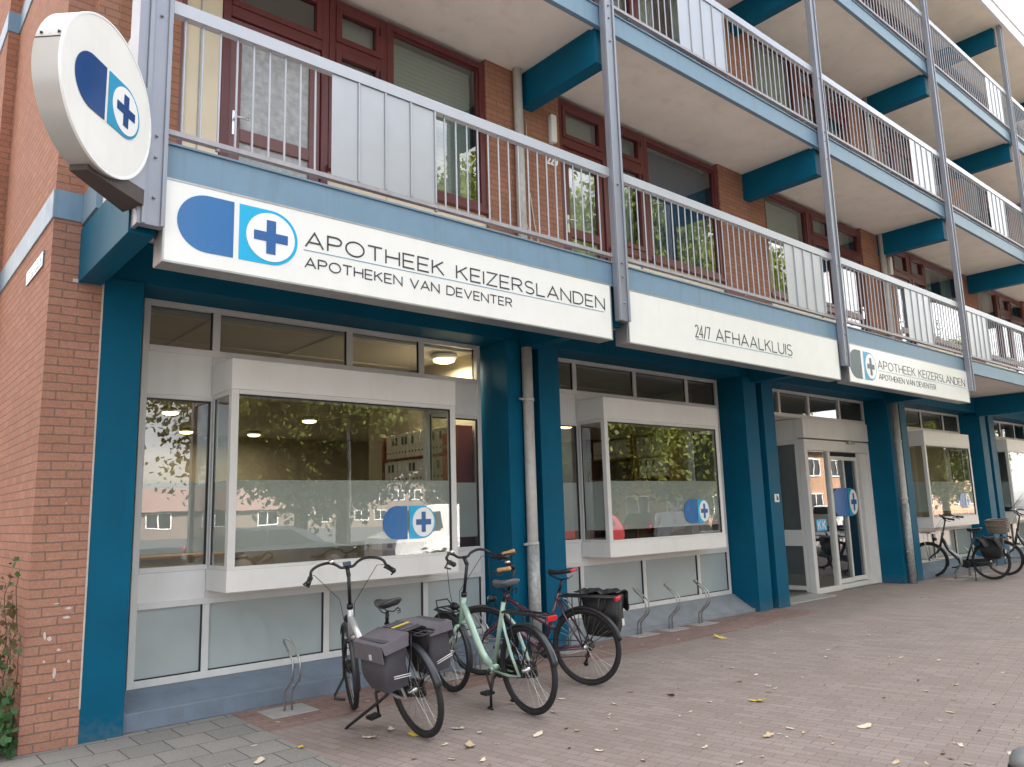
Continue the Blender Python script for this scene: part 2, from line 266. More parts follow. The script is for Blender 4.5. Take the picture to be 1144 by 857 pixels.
# ------------------------------------------------------------------ mesh builder
class MB:
    def __init__(s, xf=None): s.v = []; s.f = []; s.m = []; s.sm = []; s.mats = []; s.xf = xf
    def mi(s, mat):
        if mat is None: return 0
        if mat not in s.mats: s.mats.append(mat)
        return s.mats.index(mat)
    def add(s, vs, fs, mat=None, smooth=False):
        o = len(s.v); k = s.mi(mat)
        for p in vs:
            p = Vector(p); s.v.append(s.xf(p) if s.xf else p)
        for f in fs: s.f.append([i+o for i in f]); s.m.append(k); s.sm.append(smooth)
    def box(s, x0, x1, y0, y1, z0, z1, mat=None):
        s.add([(x0, y0, z0), (x1, y0, z0), (x1, y1, z0), (x0, y1, z0), (x0, y0, z1), (x1, y0, z1), (x1, y1, z1), (x0, y1, z1)],
              [(0, 3, 2, 1), (4, 5, 6, 7), (0, 1, 5, 4), (1, 2, 6, 5), (2, 3, 7, 6), (3, 0, 4, 7)], mat)
        return s
    def prism(s, poly, axis, a0, a1, mat=None):
        """extrude a 2-D polygon (counter-clockwise) along an axis"""
        n = len(poly)
        def P(u, v, a): return {'x': (a, u, v), 'y': (u, a, v), 'z': (u, v, a)}[axis]
        vs = [P(u, v, a0) for u, v in poly]+[P(u, v, a1) for u, v in poly]
        fs = [tuple(range(n))[::-1], tuple(range(n, 2*n))]+[(i, (i+1) % n, n+(i+1) % n, n+i) for i in range(n)]
        s.add(vs, fs, mat); return s
    def tube(s, pts, r, n=8, mat=None, closed=False, cap=True, flat=1.0):
        pts = [Vector(p) for p in pts]; m = len(pts)
        rs = r if isinstance(r, (list, tuple)) else [r]*m
        tang = []
        for i in range(m):
            a = pts[(i-1) % m] if (i > 0 or closed) else pts[i]; b = pts[(i+1) % m] if (i < m-1 or closed) else pts[i]
            d = b-a; tang.append(d.normalized() if d.length > 1e-9 else Vector((0, 0, 1)))
        ref = Vector((0, 0, 1)) if abs(tang[0].z) < .9 else Vector((1, 0, 0))
        u = tang[0].cross(ref).normalized(); vs = []
        for i in range(m):
            u = (u-tang[i]*u.dot(tang[i])); u = u.normalized() if u.length > 1e-6 else tang[i].orthogonal().normalized()
            wv = tang[i].cross(u)
            for k in range(n):
                a = 2*math.pi*k/n; vs.append(pts[i]+u*(math.cos(a)*rs[i])+wv*(math.sin(a)*rs[i]*flat))
        fs = []
        for i in range(m if closed else m-1):
            j = (i+1) % m
            for k in range(n): fs.append((i*n+k, i*n+(k+1) % n, j*n+(k+1) % n, j*n+k))
        if cap and not closed:
            fs.append(tuple(range(n))); fs.append(tuple(range((m-1)*n, m*n))[::-1])
        s.add(vs, fs, mat, True); return s
    def torus(s, c, R_, r, axis='y', nu=48, nv=10, mat=None, squash=1.):
        c = Vector(c); vs = []
        for i in range(nu):
            a = 2*math.pi*i/nu
            for k in range(nv):
                b = 2*math.pi*k/nv; q = R_+r*math.cos(b); h = r*squash*math.sin(b)
                p = {'y': (q*math.cos(a), h, q*math.sin(a)), 'z': (q*math.cos(a), q*math.sin(a), h), 'x': (h, q*math.cos(a), q*math.sin(a))}[axis]
                vs.append(c+Vector(p))
        fs = [(i*nv+k, i*nv+(k+1) % nv, ((i+1) % nu)*nv+(k+1) % nv, ((i+1) % nu)*nv+k) for i in range(nu) for k in range(nv)]
        s.add(vs, fs, mat, True); return s
    def lathe(s, prof, c, axis='z', n=24, mat=None, smooth=True):
        c = Vector(c); vs = []
        for rr, h in prof:
            for k in range(n):
                a = 2*math.pi*k/n; x, y = rr*math.cos(a), rr*math.sin(a)
                vs.append(c+Vector({'z': (x, y, h), 'y': (x, h, y), 'x': (h, x, y)}[axis]))
        fs = [(i*n+k, i*n+(k+1) % n, (i+1)*n+(k+1) % n, (i+1)*n+k) for i in range(len(prof)-1) for k in range(n)]
        fs.append(tuple(range(n))[::-1]); fs.append(tuple(range((len(prof)-1)*n, len(prof)*n)))
        s.add(vs, fs, mat, smooth); return s
    def build(s, name, mat=None, parent=None, bevel=0., seg=2, sub=0):
        me = bpy.data.meshes.new(name); me.from_pydata([tuple(p) for p in s.v], [], s.f)
        mats = s.mats if s.mats else [mat]
        if s.mats and mat is not None and None in s.m: pass
        for m in mats: me.materials.append(m)
        me.polygons.foreach_set('material_index', s.m); me.polygons.foreach_set('use_smooth', s.sm); me.update()
        bm = bmesh.new(); bm.from_mesh(me); bmesh.ops.recalc_face_normals(bm, faces=bm.faces); bm.to_mesh(me); bm.free()
        o = bpy.data.objects.new(name, me); COL.objects.link(o)
        if parent is not None: o.parent = parent
        if sub:
            md = o.modifiers.new('sub', 'SUBSURF'); md.levels = sub; md.render_levels = sub
        if bevel > 0:
            md = o.modifiers.new('bev', 'BEVEL'); md.width = bevel; md.segments = seg; md.limit_method = 'ANGLE'; md.angle_limit = R(50); md.harden_normals = False
        return o
def tag(o, label=None, cat=None, group=None, kind=None):
    for k, v_ in (('label', label), ('category', cat), ('group', group), ('kind', kind)):
        if v_: o[k] = v_
    return o
def empty(name, loc=(0, 0, 0), rot=(0, 0, 0), label=None, cat=None, group=None):
    o = bpy.data.objects.new(name, None); COL.objects.link(o); o.location = loc; o.rotation_euler = rot; o.empty_display_size = .2
    return tag(o, label, cat, group)
def kids(o): return [c for c in bpy.data.objects if c.parent == o]
def copy_tree(o, parent=None):
    c = o.copy(); COL.objects.link(c); c.parent = parent
    for ch in kids(o): copy_tree(ch, c)
    return c
def box(name, mat, parent, x0, x1, y0, y1, z0, z1, bevel=0.):
    return MB().box(x0, x1, y0, y1, z0, z1).build(name, mat, parent, bevel)

# ------------------------------------------------------------------ stroke lettering
def arc(cx, cy, rx, ry, a0, a1, n=12):
    return [(cx+rx*math.cos(R(a0+(a1-a0)*i/n)), cy+ry*math.sin(R(a0+(a1-a0)*i/n))) for i in range(n+1)]
GL = {
 'A': (1.05, [[(0, 0), (.525, 1), (1.05, 0)], [(.19, .32), (.86, .32)]]),
 'P': (.85, [[(0, 0), (0, 1), (.5, 1)]+arc(.5, .73, .33, .27, 90, -90, 10)[1:]+[(0, .46)]]),
 'O': (1.15, [arc(.575, .5, .575, .5, 90, 450, 28)]),
 'T': (.92, [[(0, 1), (.92, 1)], [(.46, 1), (.46, 0)]]),
 'H': (.92, [[(0, 0), (0, 1)], [(.92, 0), (.92, 1)], [(0, .5), (.92, .5)]]),
 'E': (.78, [[(.78, 1), (0, 1), (0, 0), (.78, 0)], [(0, .5), (.7, .5)]]),
 'K': (.85, [[(0, 0), (0, 1)], [(.8, 1), (0, .42)], [(.27, .62), (.85, 0)]]),
 'I': (.0, [[(0, 0), (0, 1)]]),
 'Z': (.85, [[(0, 1), (.85, 1), (0, 0), (.85, 0)]]),
 'R': (.87, [[(0, 0), (0, 1), (.5, 1)]+arc(.5, .74, .33, .26, 90, -90, 10)[1:]+[(0, .48)], [(.45, .48), (.87, 0)]]),
 'S': (.8, [arc(.4, .75, .36, .25, 35, 270, 12)+arc(.4, .25, .39, .25, 90, -145, 12)[1:]]),
 'L': (.72, [[(0, 1), (0, 0), (.72, 0)]]),
 'N': (.95, [[(0, 0), (0, 1), (.95, 0), (.95, 1)]]),
 'D': (.98, [[(0, 0), (0, 1), (.45, 1)]+arc(.45, .5, .53, .5, 90, -90, 16)[1:]+[(0, 0)]]),
 'V': (1.0, [[(0, 1), (.5, 0), (1.0, 1)]]),
 'F': (.75, [[(.75, 1), (0, 1), (0, 0)], [(0, .5), (.66, .5)]]),
 'U': (.9, [[(0, 1), (0, .4)]+arc(.45, .4, .45, .4, 180, 360, 14)[1:]+[(.9, 1)]]),
 '2': (.62, [arc(.3, .72, .3, .28, 160, -20, 10)+[(0, 0), (.62, 0)]]),
 '4': (.7, [[(.52, 0), (.52, 1), (0, .28), (.7, .28)]]),
 '7': (.62, [[(0, 1), (.62, 1), (.2, 0)]]),
 '9': (.62, [arc(.31, .69, .31, .31, 0, 360, 18), [(.62, .69), (.5, .25), (.25, 0)]]),
 'b': (.55, [[(0, 1), (0, 0)], arc(.28, .32, .28, .32, 0, 360, 16)]),
 '/': (.5, [[(0, -.05), (.5, 1.05)]]),
 ' ': (.45, []),
}
def lettering(text, x0, x1, zb, h, wd, P, mat, name, parent, th=.003, gap=.27):
    """flat stroke letters; P(u, v, d) maps text plane (u right, v up, d outward) to space"""
    adv = 0; pos = []
    for ch in text:
        pos.append(adv); adv += GL[ch][0]+gap
    sx = (x1-x0-wd)/(adv-gap)
    mb = MB(); k = 0
    for ch, a in zip(text, pos):
        if ch == ' ':      # every word is a mesh of its own
            mb.build(name, mat, parent); mb = MB(); continue
        for st in GL[ch][1]:
            pts = [(x0+wd/2+(a+u)*sx, zb+v_*h) for u, v_ in st]
            closed = (Vector(pts[0])-Vector(pts[-1])).length < 1e-6
            if closed: pts = pts[:-1]
            n = len(pts); off = []
            for i in range(n):
                p = Vector(pts[i])
                d1 = (p-Vector(pts[i-1])).normalized() if (i > 0 or closed) else None
                d2 = (Vector(pts[(i+1) % n])-p).normalized() if (i < n-1 or closed) else None
                if d1 is None: d1 = d2
                if d2 is None: d2 = d1
                nn = Vector((-d1.y-d2.y, d1.x+d2.x)); nn = nn.normalized() if nn.length > 1e-6 else Vector((-d1.y, d1.x))
                c = max(.45, nn.dot(Vector((-d1.y, d1.x))))
                off.append(nn*(wd/2/c))
            d = th+(k % 3)*.0004; k += 1
            vs = []
            for p, o in zip(pts, off):
                p = Vector(p); a_, b_ = p+o, p-o
                vs += [P(a_.x, a_.y, 0.), P(b_.x, b_.y, 0.), P(a_.x, a_.y, d), P(b_.x, b_.y, d)]
            fs = []
            for i in range(n if closed else n-1):
                j = (i+1) % n; A, B = 4*i, 4*j
                fs += [(A+2, A+3, B+3, B+2), (A, A+2, B+2, B), (A+1, B+1, B+3, A+3)]
            if not closed: fs += [(0, 1, 3, 2), (4*n-4, 4*n-2, 4*n-1, 4*n-3)]
            mb.add(vs, fs)
    return mb.build(name, mat, parent)
def flatpoly(pts, P, d0, d1, mat, name, parent):
    mb = MB(); n = len(pts)
    mb.add([P(u, v_, d0) for u, v_ in pts]+[P(u, v_, d1) for u, v_ in pts],
           [tuple(range(n, 2*n)), tuple(range(n))[::-1]]+[(i, (i+1) % n, n+(i+1) % n, n+i) for i in range(n)])
    return mb.build(name, mat, parent)
def capsule(P, uL, uM1, uM2, uR, v0, v1, parent, left=CAPB, right=CAPC, plus=PLUSB, white=CAPW, d=.0):
    """pharmacy capsule mark: solid left half, right half with a plus in a white disc"""
    h = v1-v0; vc = (v0+v1)/2; rx = min(h/2, uM1-uL)
    flatpoly([(uM1, v0), (uM1, v1)]+[(uL+rx+p[0]-0, p[1]) for p in arc(0, vc, rx, h/2, 90, 270, 20)], P, d, d+.003, left, 'capsule_half', parent)
    rx2 = min(h/2, uR-uM2)
    flatpoly([(uM2, v1), (uM2, v0)]+[(uR-rx2+p[0], p[1]) for p in arc(0, vc, rx2, h/2, -90, 90, 20)], P, d, d+.003, right, 'capsule_half', parent)
    cr_ = h*.445; k = (uR-uM2)/(h*1.07); cu = uR-rx2-.0*h
    cu = uM2+(uR-uM2)*.53
    flatpoly(arc(cu, vc, cr_*k, cr_, 0, 351, 39), P, d+.004, d+.006, white, 'white_disc', parent)
    a, b = .31*h, .085*h
    flatpoly([(cu+x*k, vc+y) for x, y in [(-b, -a), (b, -a), (b, -b), (a, -b), (a, b), (b, b), (b, a), (-b, a), (-b, b), (-a, b), (-a, -b), (-b, -b)]], P, d+.007, d+.009, plus, 'plus_mark', parent)

# ------------------------------------------------------------------ ground
def struct(o): return tag(o, kind='structure')
struct(box('ground', ASPHALT, None, -250, 300, -250, 250, -.6, -.13))
struct(box('pavement', PAVER, None, -30, 110, -1.6, 30, -.13, 0))
struct(box('path', TILES, None, -12, 2.60, 2.4, 6.70, .0, .004))
struct(MB().prism([(2.602, 5.95), (11.0, 6.0), (11.0, 6.74), (2.602, 6.74)], 'z', 0, .004).build('paving', REDPAVE))
struct(box('kerb', CONC_GREY, None, -30, 110, -1.78, -1.6, -.2, .004, .012))

# ------------------------------------------------------------------ the apartment block
B = empty('apartment_building', (0, 0, 0), label='brick apartment block with teal fins, blue balconies and a pharmacy on its ground floor', cat='building')
H = 2.96                                   # storey height
XP = [1.395, 6.0, 10.78, 15.56, 20.34, 25.12, 29.9]     # balcony post lines
Y0, YW, YF, YG = 5.2, 6.514, 6.663, 7.15   # balcony edge, flat wall, fin front, shop glazing
Z0 = 3.905                                 # soffit of the first balcony
NL = 3
XE = 30.0
# floor slabs, roof
for k in range(NL):
    z = Z0+H*k
    box('floor_slab', SOFFIT, B, 1.33, XE, 5.262, 16, z, z+.195)
MB().box(1.0, XE+.4, 5.105, 16.3, Z0+H*NL, Z0+H*NL+.25).build('roof', SOFFIT, B)
MB().box(.95, XE+.45, 5.03, 5.10, Z0+H*NL-.02, Z0+H*NL+.30).box(.95, XE+.45, 5.00, 5.099, Z0+H*NL+.301, Z0+H*NL+.34).build('roof_fascia', PALEF, B, .006)
# end wall and its two steps
def band(zk, parent):
    MB().box(1.080, 1.290, 6.650, 9.365, Z0+.05+H*zk, Z0+.285+H*zk).build('floor_band', LBLUE, parent, .006)
MB().box(1.093, 1.471, YF, 9.35, 0, Z0+.03).box(1.0935, 1.286, YF, 9.35, Z0+.031, 13.0).box(1.2861, 1.45, YW, 9.35, Z0+.031, 13.0).build('end_wall', BRICK, B)
for k in range(4): band(k, B) if k < 3 else None
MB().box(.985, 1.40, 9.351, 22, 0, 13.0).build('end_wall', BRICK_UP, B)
for k in range(1, 4): MB().box(.972, 1.41, 9.34, 22.1, Z0+.05+H*(k-1), Z0+.285+H*(k-1)).build('floor_band', LBLUE, B, .006)
# mortar smear where pillar meets brick
MB().box(1.462, 1.474, YF-.006, YF+.02, .25, 3.46).build('mortar_seam', MORTAR, B)
MB().box(1.25, 1.474, YF-.006, YF+.02, 3.462, 3.49).build('mortar_seam', MORTAR, B)
# teal fins
FINS = [(1.471, 1.776), (5.695, 5.90), (6.187, 6.523), (10.49, 10.846), (11.011, 11.336), (15.465, 15.771), (16.02, 16.30), (20.39, 20.76), (20.95, 21.307), (25.2, 25.55), (25.75, 26.1)]
for a, b in FINS: box('pillar', TEAL, B, a, b, YF, 7.2, 0, 3.545, .004)
box('lintel_beam', TEAL, B, 1.471, XE, 6.685, 7.40, 3.546, Z0-.002, .004)
for a, b in [(5.901, 6.186), (10.847, 11.010), (15.772, 16.019), (20.761, 20.949), (25.551, 25.749)]: box('pillar_recess', TEAL, B, a, b, 6.98, 7.2, 0, 3.544)
# cross beams under every balcony
for k in range(NL+1):
    for i in range(6):
        xb = 1.287 if i == 0 else 5.915+4.78*(i-1)
        y1 = 6.683 if k == 0 else YW
        box('cross_beam', TEAL, B, xb, xb+(.168 if i == 0 else .175), 5.263, y1, Z0-.442+H*k, Z0-.003+H*k, .004)
        if k == 0: box('beam_cap', LBLUE, B, xb-.003, xb+.10, 6.2, 6.64, Z0+.03, Z0+.28) if i == 0 else None
# edge fascia, posts, railings
for k in range(NL):
    z = Z0+H*k
    MB().box(1.33, XE, 5.212, 5.260, z-.03, z+.205).box(1.33, XE, 5.196, 5.262, z+.2052, z+.222).box(1.33, XE, 5.198, 5.258, z-.045, z-.0302).build('edge_fascia', LBLUE, B, .003)
    box('drip_edge', SOFFIT, B, 1.34, XE, 5.263, 5.32, z-.028, z-.001)
for i, x in enumerate(XP):
    wd = .073 if i == 0 else .078
    mb = MB(); mb.box(x-wd, x+wd, 5.125, 5.195, 3.487, 12.88); mb.box(x-wd, x-wd+.028, 5.108, 5.124, 3.487, 12.88); mb.box(x+wd-.028, x+wd, 5.108, 5.124, 3.487, 12.88)
    for k in range(NL+1):
        for dz in (.15, .0, 1.02, -.28): mb.lathe([(.011, 0), (.011, -.012), (.004, -.017)], (x, 5.124, Z0+H*k+dz+.05), 'y', 8)
    mb.build('balcony_post', POSTM, B, .003, 1)
box('post_cover', POSTM, B, 1.26, 1.321, 5.13, 5.35, 3.70, 12.88, .003)
MB().box(1.30, 1.325, 5.125, 5.35, 3.487, 3.70).build('post_foot', POSTM, B)
PANELS = {(0, 0): (2.69, 4), (0, 1): (9.41, 4), (0, 2): (13.17, 4), (0, 3): (15.905, 4), (0, 4): (22.6, 4), (1, 1): (7.37, 4), (1, 2): (14.13, 4), (1, 3): (18.0, 4), (1, 4): (20.8, 4), (2, 2): (11.6, 4), (2, 3): (18.9, 4), (2, 4): (22, 4), (1, 0): (3.2, 4), (2, 1): (6.9, 4), (2, 0): (2.5, 4)}
def railing(i, k):
    z = H*k; xa, xb = XP[i]+.079, XP[i+1]-.079
    mb = MB()
    mb.box(xa, xb, 5.168, 5.232, 5.062+z, 5.158+z, RAILM)
    mb.box(xa, xb, 5.176, 5.226, 4.172+z, 4.207+z, RAILD)
    x = 1.574+.1235*math.ceil((xa+.03-1.574)/.1235)
    pan = PANELS.get((k, i)); px0, px1 = (pan[0], pan[0]+.249*pan[1]) if pan else (0, 0)
    while x < xb-.03:
        if not (pan and px0-.02 < x < px1+.02):
            mb.tube([(x, 5.20, 4.207+z), (x, 5.20, 5.062+z)], .0085, 6, RAILM, cap=False)
        x += .1235
    for xs in (xa+.35, (xa+xb)/2, xb-.35): mb.box(xs-.012, xs+.012, 5.19, 5.215, 4.150+z, 4.1715+z, RAILD)
    r = mb.build('balcony_railing', None, B)
    if pan:
        for j in range(pan[1]):
            a = px0+.249*j
            p = MB(); p.box(a+.006, a+.236, 5.182, 5.192, 4.208+z, 5.061+z)
            p.box(a+.236, a+.250, 5.168, 5.194, 4.208+z, 5.061+z)
            p.build('infill_panel', SHEET, r, .003, 1)
for k in range(NL):
    for i in range(len(XP)-1): railing(i, k)
    z = H*k
    mb = MB(); mb.box(1.37, 1.43, 5.26, 6.512, 5.062+z, 5.158+z, RAILM); mb.box(1.375, 1.425, 5.26, 6.512, 4.172+z, 4.207+z, RAILD)
    for j in range(9): mb.tube([(1.40, 5.39+.125*j, 4.207+z), (1.40, 5.39+.125*j, 5.062+z)], .0085, 6, RAILM, cap=False)
    mb.build('balcony_railing', None, B)

# upper walls and their door / window units
def frame_bars(mb, x0, x1, z0, z1, y0, y1, t):
    mb.box(x0, x0+t, y0, y1, z0, z1); mb.box(x1-t, x1, y0, y1, z0, z1); mb.box(x0+t, x1-t, y0+.001, y1-.001, z0, z0+t); mb.box(x0+t, x1-t, y0+.001, y1-.001, z1-t, z1)
def pane(name, mat, parent, x0, x1, y, z0, z1, th=.006): return box(name, mat, parent, x0, x1, y, y+th, z0, z1)
rnd = random.Random(3)
def unit_window(x0, x1, z, look):
    fr = MB(); frame_bars(fr, x0, x1, 4.98+z, 6.80+z, 6.535, 6.64, .075); frame_bars(fr, x0+.0755, x1-.0755, 5.0556+z, 6.7244+z, 6.56, 6.62, .022)
    o = fr.build('flat_window', BURG, B, .004, 1)
    pane('glass', GLASSU, o, x0+.097, x1-.097, 6.585, 5.077+z, 6.703+z)
    box('sill', BURG, o, x0-.02, x1+.02, 6.49, 6.62, 4.93+z, 4.978+z, .004)
    box('panel', CREAM, o, x0, x1, 6.56, 6.63, 4.11+z, 4.928+z)
    if look == 'blind':
        mb = MB(); n = 30
        for j in range(n): mb.box(x0+.1, x1-.1, 6.70, 6.715, 6.70+z-(j+1)*1.62/n+.003, 6.70+z-j*1.62/n)
        mb.build('blind', BLIND, o)
    elif look == 'half':
        mb = MB(); n = 14
        for j in range(n): mb.box(x0+.1, x1-.1, 6.70, 6.715, 6.70+z-(j+1)*.054+.003, 6.70+z-j*.054)
        mb.build('blind', BLIND, o)
        curtain(o, x0+.1, x0+.45, z, CURT)
    elif look == 'curtain':
        curtain(o, x0+.1, x0+.1+.32*(x1-x0), z, CURT); curtain(o, x1-.1-.3*(x1-x0), x1-.1, z, CURT)
    elif look == 'blue': curtain(o, x0+.1, x1-.1, z, BLUEC)
def curtain(o, a, b, z, mat):
    n = max(10, int((b-a)*50)); vs = []; fs = []
    for j in range(n+1):
        x = a+(b-a)*j/n; y = 6.72+.018*math.sin(j*1.9)+.008*math.sin(j*.7)
        vs += [(x, y, 5.03+z), (x, y, 6.72+z), ]
    for j in range(n): fs.append((2*j, 2*j+2, 2*j+3, 2*j+1))
    mb = MB(); mb.add(vs, fs, None, True); c = mb.build('curtain', mat, o)
    sd_ = c.modifiers.new('sol', 'SOLIDIFY'); sd_.thickness = .004
def unit_vent(x0, x1, z, look):
    fr = MB(); frame_bars(fr, x0, x1, 4.98+z, 6.80+z, 6.535, 6.64, .07); fr.box(x0+.07, x1-.07, 6.536, 6.639, 6.24+z, 6.33+z)
    o = fr.build('flat_window', BURG, B, .004, 1)
    for a, b in ((5.051, 6.239), (6.331, 6.729)):
        s_ = MB(); frame_bars(s_, x0+.071, x1-.071, a+z, b+z, 6.522, 6.60, .065); s = s_.build('sash', BURG, o, .004, 1)
        pane('glass', GLASSU, o, x0+.136, x1-.136, 6.565, a+.065+z, b-.065+z)
        box('latch', BLACK, o, x1-.10, x1-.085, 6.505, 6.521, b-.14+z, b-.06+z)
    box('sill', BURG, o, x0-.02, x1+.02, 6.49, 6.62, 4.93+z, 4.978+z, .004)
    box('panel', CREAM, o, x0, x1, 6.56, 6.63, 4.11+z, 4.928+z)
    if look == 'curtain': curtain(o, x0+.1, x1-.1, z, CURT)
    if look == 'blind': box('blind', BLIND, o, x0+.1, x1-.1, 6.70, 6.71, 5.05+z, 6.72+z)
def unit_door(x0, x1, z, look, hinge_right=True):
    fr = MB(); t = .075
    fr.box(x0, x0+t, 6.535, 6.64, 4.11+z, 6.80+z); fr.box(x1-t, x1, 6.535, 6.64, 4.11+z, 6.80+z); fr.box(x0+t, x1-t, 6.536, 6.639, 6.72+z, 6.80+z); fr.box(x0+t, x1-t, 6.536, 6.639, 6.17+z, 6.28+z)
    fr.box(x0+t, x1-t, 6.536, 6.639, 4.11+z, 4.15+z)
    o = fr.build('balcony_door', BURG, B, .004, 1)
    a, b = x0+t+.004, x1-t-.004
    lf = MB(); lf.box(a, a+.11, 6.56, 6.61, 4.155+z, 6.165+z); lf.box(b-.11, b, 6.56, 6.61, 4.155+z, 6.165+z)
    lf.box(a+.11, b-.11, 6.561, 6.609, 6.04+z, 6.165+z); lf.box(a+.11, b-.11, 6.561, 6.609, 4.98+z, 5.10+z); lf.box(a+.11, b-.11, 6.561, 6.609, 4.155+z, 4.33+z)
    lf.build('door_leaf', BURG2 if look == 'obscure' else BURG, o, .004, 1)
    gm = OBSC if look == 'obscure' else GLASSU
    pane('glass', gm, o, a+.108, b-.108, 6.585, 5.10+z, 6.04+z); pane('glass', gm, o, a+.108, b-.108, 6.585, 4.33+z, 4.98+z)
    s_ = MB(); frame_bars(s_, x0+t+.002, x1-t-.002, 6.282+z, 6.718+z, 6.525, 6.60, .06); s_.build('sash', BURG, o, .004, 1)
    pane('glass', GLASSU, o, x0+t+.062, x1-t-.062, 6.565, 6.342+z, 6.658+z)
    hx = a+.055 if hinge_right else b-.055
    h_ = MB(); h_.box(hx-.02, hx+.02, 6.552, 6.559, 5.02+z, 5.25+z); h_.tube([(hx, 6.558, 5.18+z), (hx, 6.51, 5.18+z), (hx+(.11 if hinge_right else -.11), 6.505, 5.18+z)], .011, 8)
    h_.build('handle', CHROME, o)
    if look == 'curtain': curtain(o, a+.05, b-.05, z, CURT)
    if look == 'green': box('blind', BLIND, o, a+.05, b-.05, 6.68, 6.69, 4.3+z, 6.7+z)
LAY = []
def mirror_pair(dx):   # bays 4+5 repeat every two bays
    return [('pier', 14.80+dx, 16.12+dx), ('doorL', 16.12+dx, 16.98+dx), ('vent', 16.99+dx, 17.76+dx), ('win', 17.77+dx, 19.86+dx), ('pier', 19.87+dx, 20.85+dx)]
LAY = [('pier', 1.4505, 1.935), ('cream', 1.935, 2.30), ('doorL', 2.305, 3.36), ('vent', 3.365, 4.035), ('win', 4.04, 5.36), ('pier', 5.365, 6.55),
       ('doorL', 6.555, 7.45), ('vent', 7.455, 8.25), ('win', 8.255, 10.025), ('pier', 10.03, 11.305), ('win', 11.31, 12.80), ('vent', 12.805, 13.66), ('doorR', 13.665, 14.79), ('pier', 14.80, 16.12),
       ('doorL', 16.125, 16.98), ('vent', 16.985, 17.76), ('win', 17.765, 19.865), ('pier', 19.87, 20.85), ('win', 20.855, 22.33), ('vent', 22.335, 23.2), ('doorR', 23.205, 24.3), ('pier', 24.305, 25.6),
       ('doorL', 25.605, 26.5), ('vent', 26.505, 27.3), ('win', 27.305, 29.2), ('pier', 29.205, 30.0)]
WL = {0: ['blind', 'blue', 'half', 'curtain', 'curtain', 'none'], 1: ['blind', 'curtain', 'blind', 'half', 'none', 'blind'], 2: ['none', 'blind', 'curtain', 'none', 'blind', 'half']}
for k in range(NL):
    z = H*k; wi = 0; di = 0
    for kind, a, b in LAY:
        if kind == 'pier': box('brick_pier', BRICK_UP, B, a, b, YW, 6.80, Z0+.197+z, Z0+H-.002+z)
        elif kind == 'cream':
            box('side_panel', CREAM, B, a, b, 6.55, 6.62, Z0+.24+z, Z0+H-.06+z); box('panel_joint', CONC_GREY, B, (a+b)/2-.012, (a+b)/2+.002, 6.545, 6.549, Z0+.24+z, Z0+H-.06+z)
            MB().box(a-.001, a+.05, 6.53, 6.549, Z0+.2+z, Z0+H-.06+z).build('door_post', BURG2, B)
        elif kind == 'win': unit_window(a, b, z, WL[k][wi]); wi += 1
        elif kind == 'vent': unit_vent(a, b, z, 'blind' if (wi == 0 and k == 0) else rnd.choice(['curtain', 'none', 'blind']))
        elif kind == 'doorL': unit_door(a, b, z, 'obscure' if (di == 0) else ('green' if di == 1 else rnd.choice(['curtain', 'none'])), True); di += 1
        elif kind == 'doorR': unit_door(a, b, z, rnd.choice(['curtain', 'none']), False); di += 1
    # flat interiors: closed room shell behind the windows
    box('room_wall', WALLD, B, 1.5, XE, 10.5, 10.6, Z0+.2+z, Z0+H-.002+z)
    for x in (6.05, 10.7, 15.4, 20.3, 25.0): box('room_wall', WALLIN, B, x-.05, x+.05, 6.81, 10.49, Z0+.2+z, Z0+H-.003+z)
# downpipes
def pipe(x, y, z0, z1, r, collars):
    mb = MB(); mb.tube([(x, y, z0), (x, y, z1)], r, 16)
    for c in collars: mb.tube([(x, y, c-.02), (x, y, c+.02)], r+.008, 16)
    o = mb.build('downpipe', PIPE, B)
    for c in collars: box('pipe_bracket', CONC_GREY, o, x-r-.07, x-r+.005, y-.008, y+.008, c-.012, c+.012)
pipe(5.935, 6.585, 0, 3.46, .062, [2.85, 1.22]); pipe(15.62, 6.585, 0, 3.46, .062, [2.7, 1.6, .6])
MB().tube([(5.935, 6.585, 0), (5.935, 6.585, 1.2)], .071, 16).build('pipe_sleeve', GALV, B); MB().tube([(15.62, 6.585, 0), (15.62, 6.585, 1.5)], .071, 16).build('pipe_sleeve', GALV, B)
for k in range(NL):
    z = H*k
    for x in (5.80, 15.51, 25.0): pipe(x, 6.44, Z0+.2+z, Z0+H-.004+z, .056, [Z0+.55+z, Z0+2.0+z])
# cables clipped to the pier
MB().tube([(6.0, 6.50, 5.35), (6.05, 6.50, 5.0), (6.14, 6.50, 4.6), (6.22, 6.50, 4.2)], .007, 6).tube([(5.93, 6.505, 4.95), (6.1, 6.505, 4.5), (6.24, 6.505, 4.2)], .007, 6).tube([(5.98, 6.505, 6.3), (5.985, 6.505, 5.3)], .006, 6).build('cable', CREAM, B)

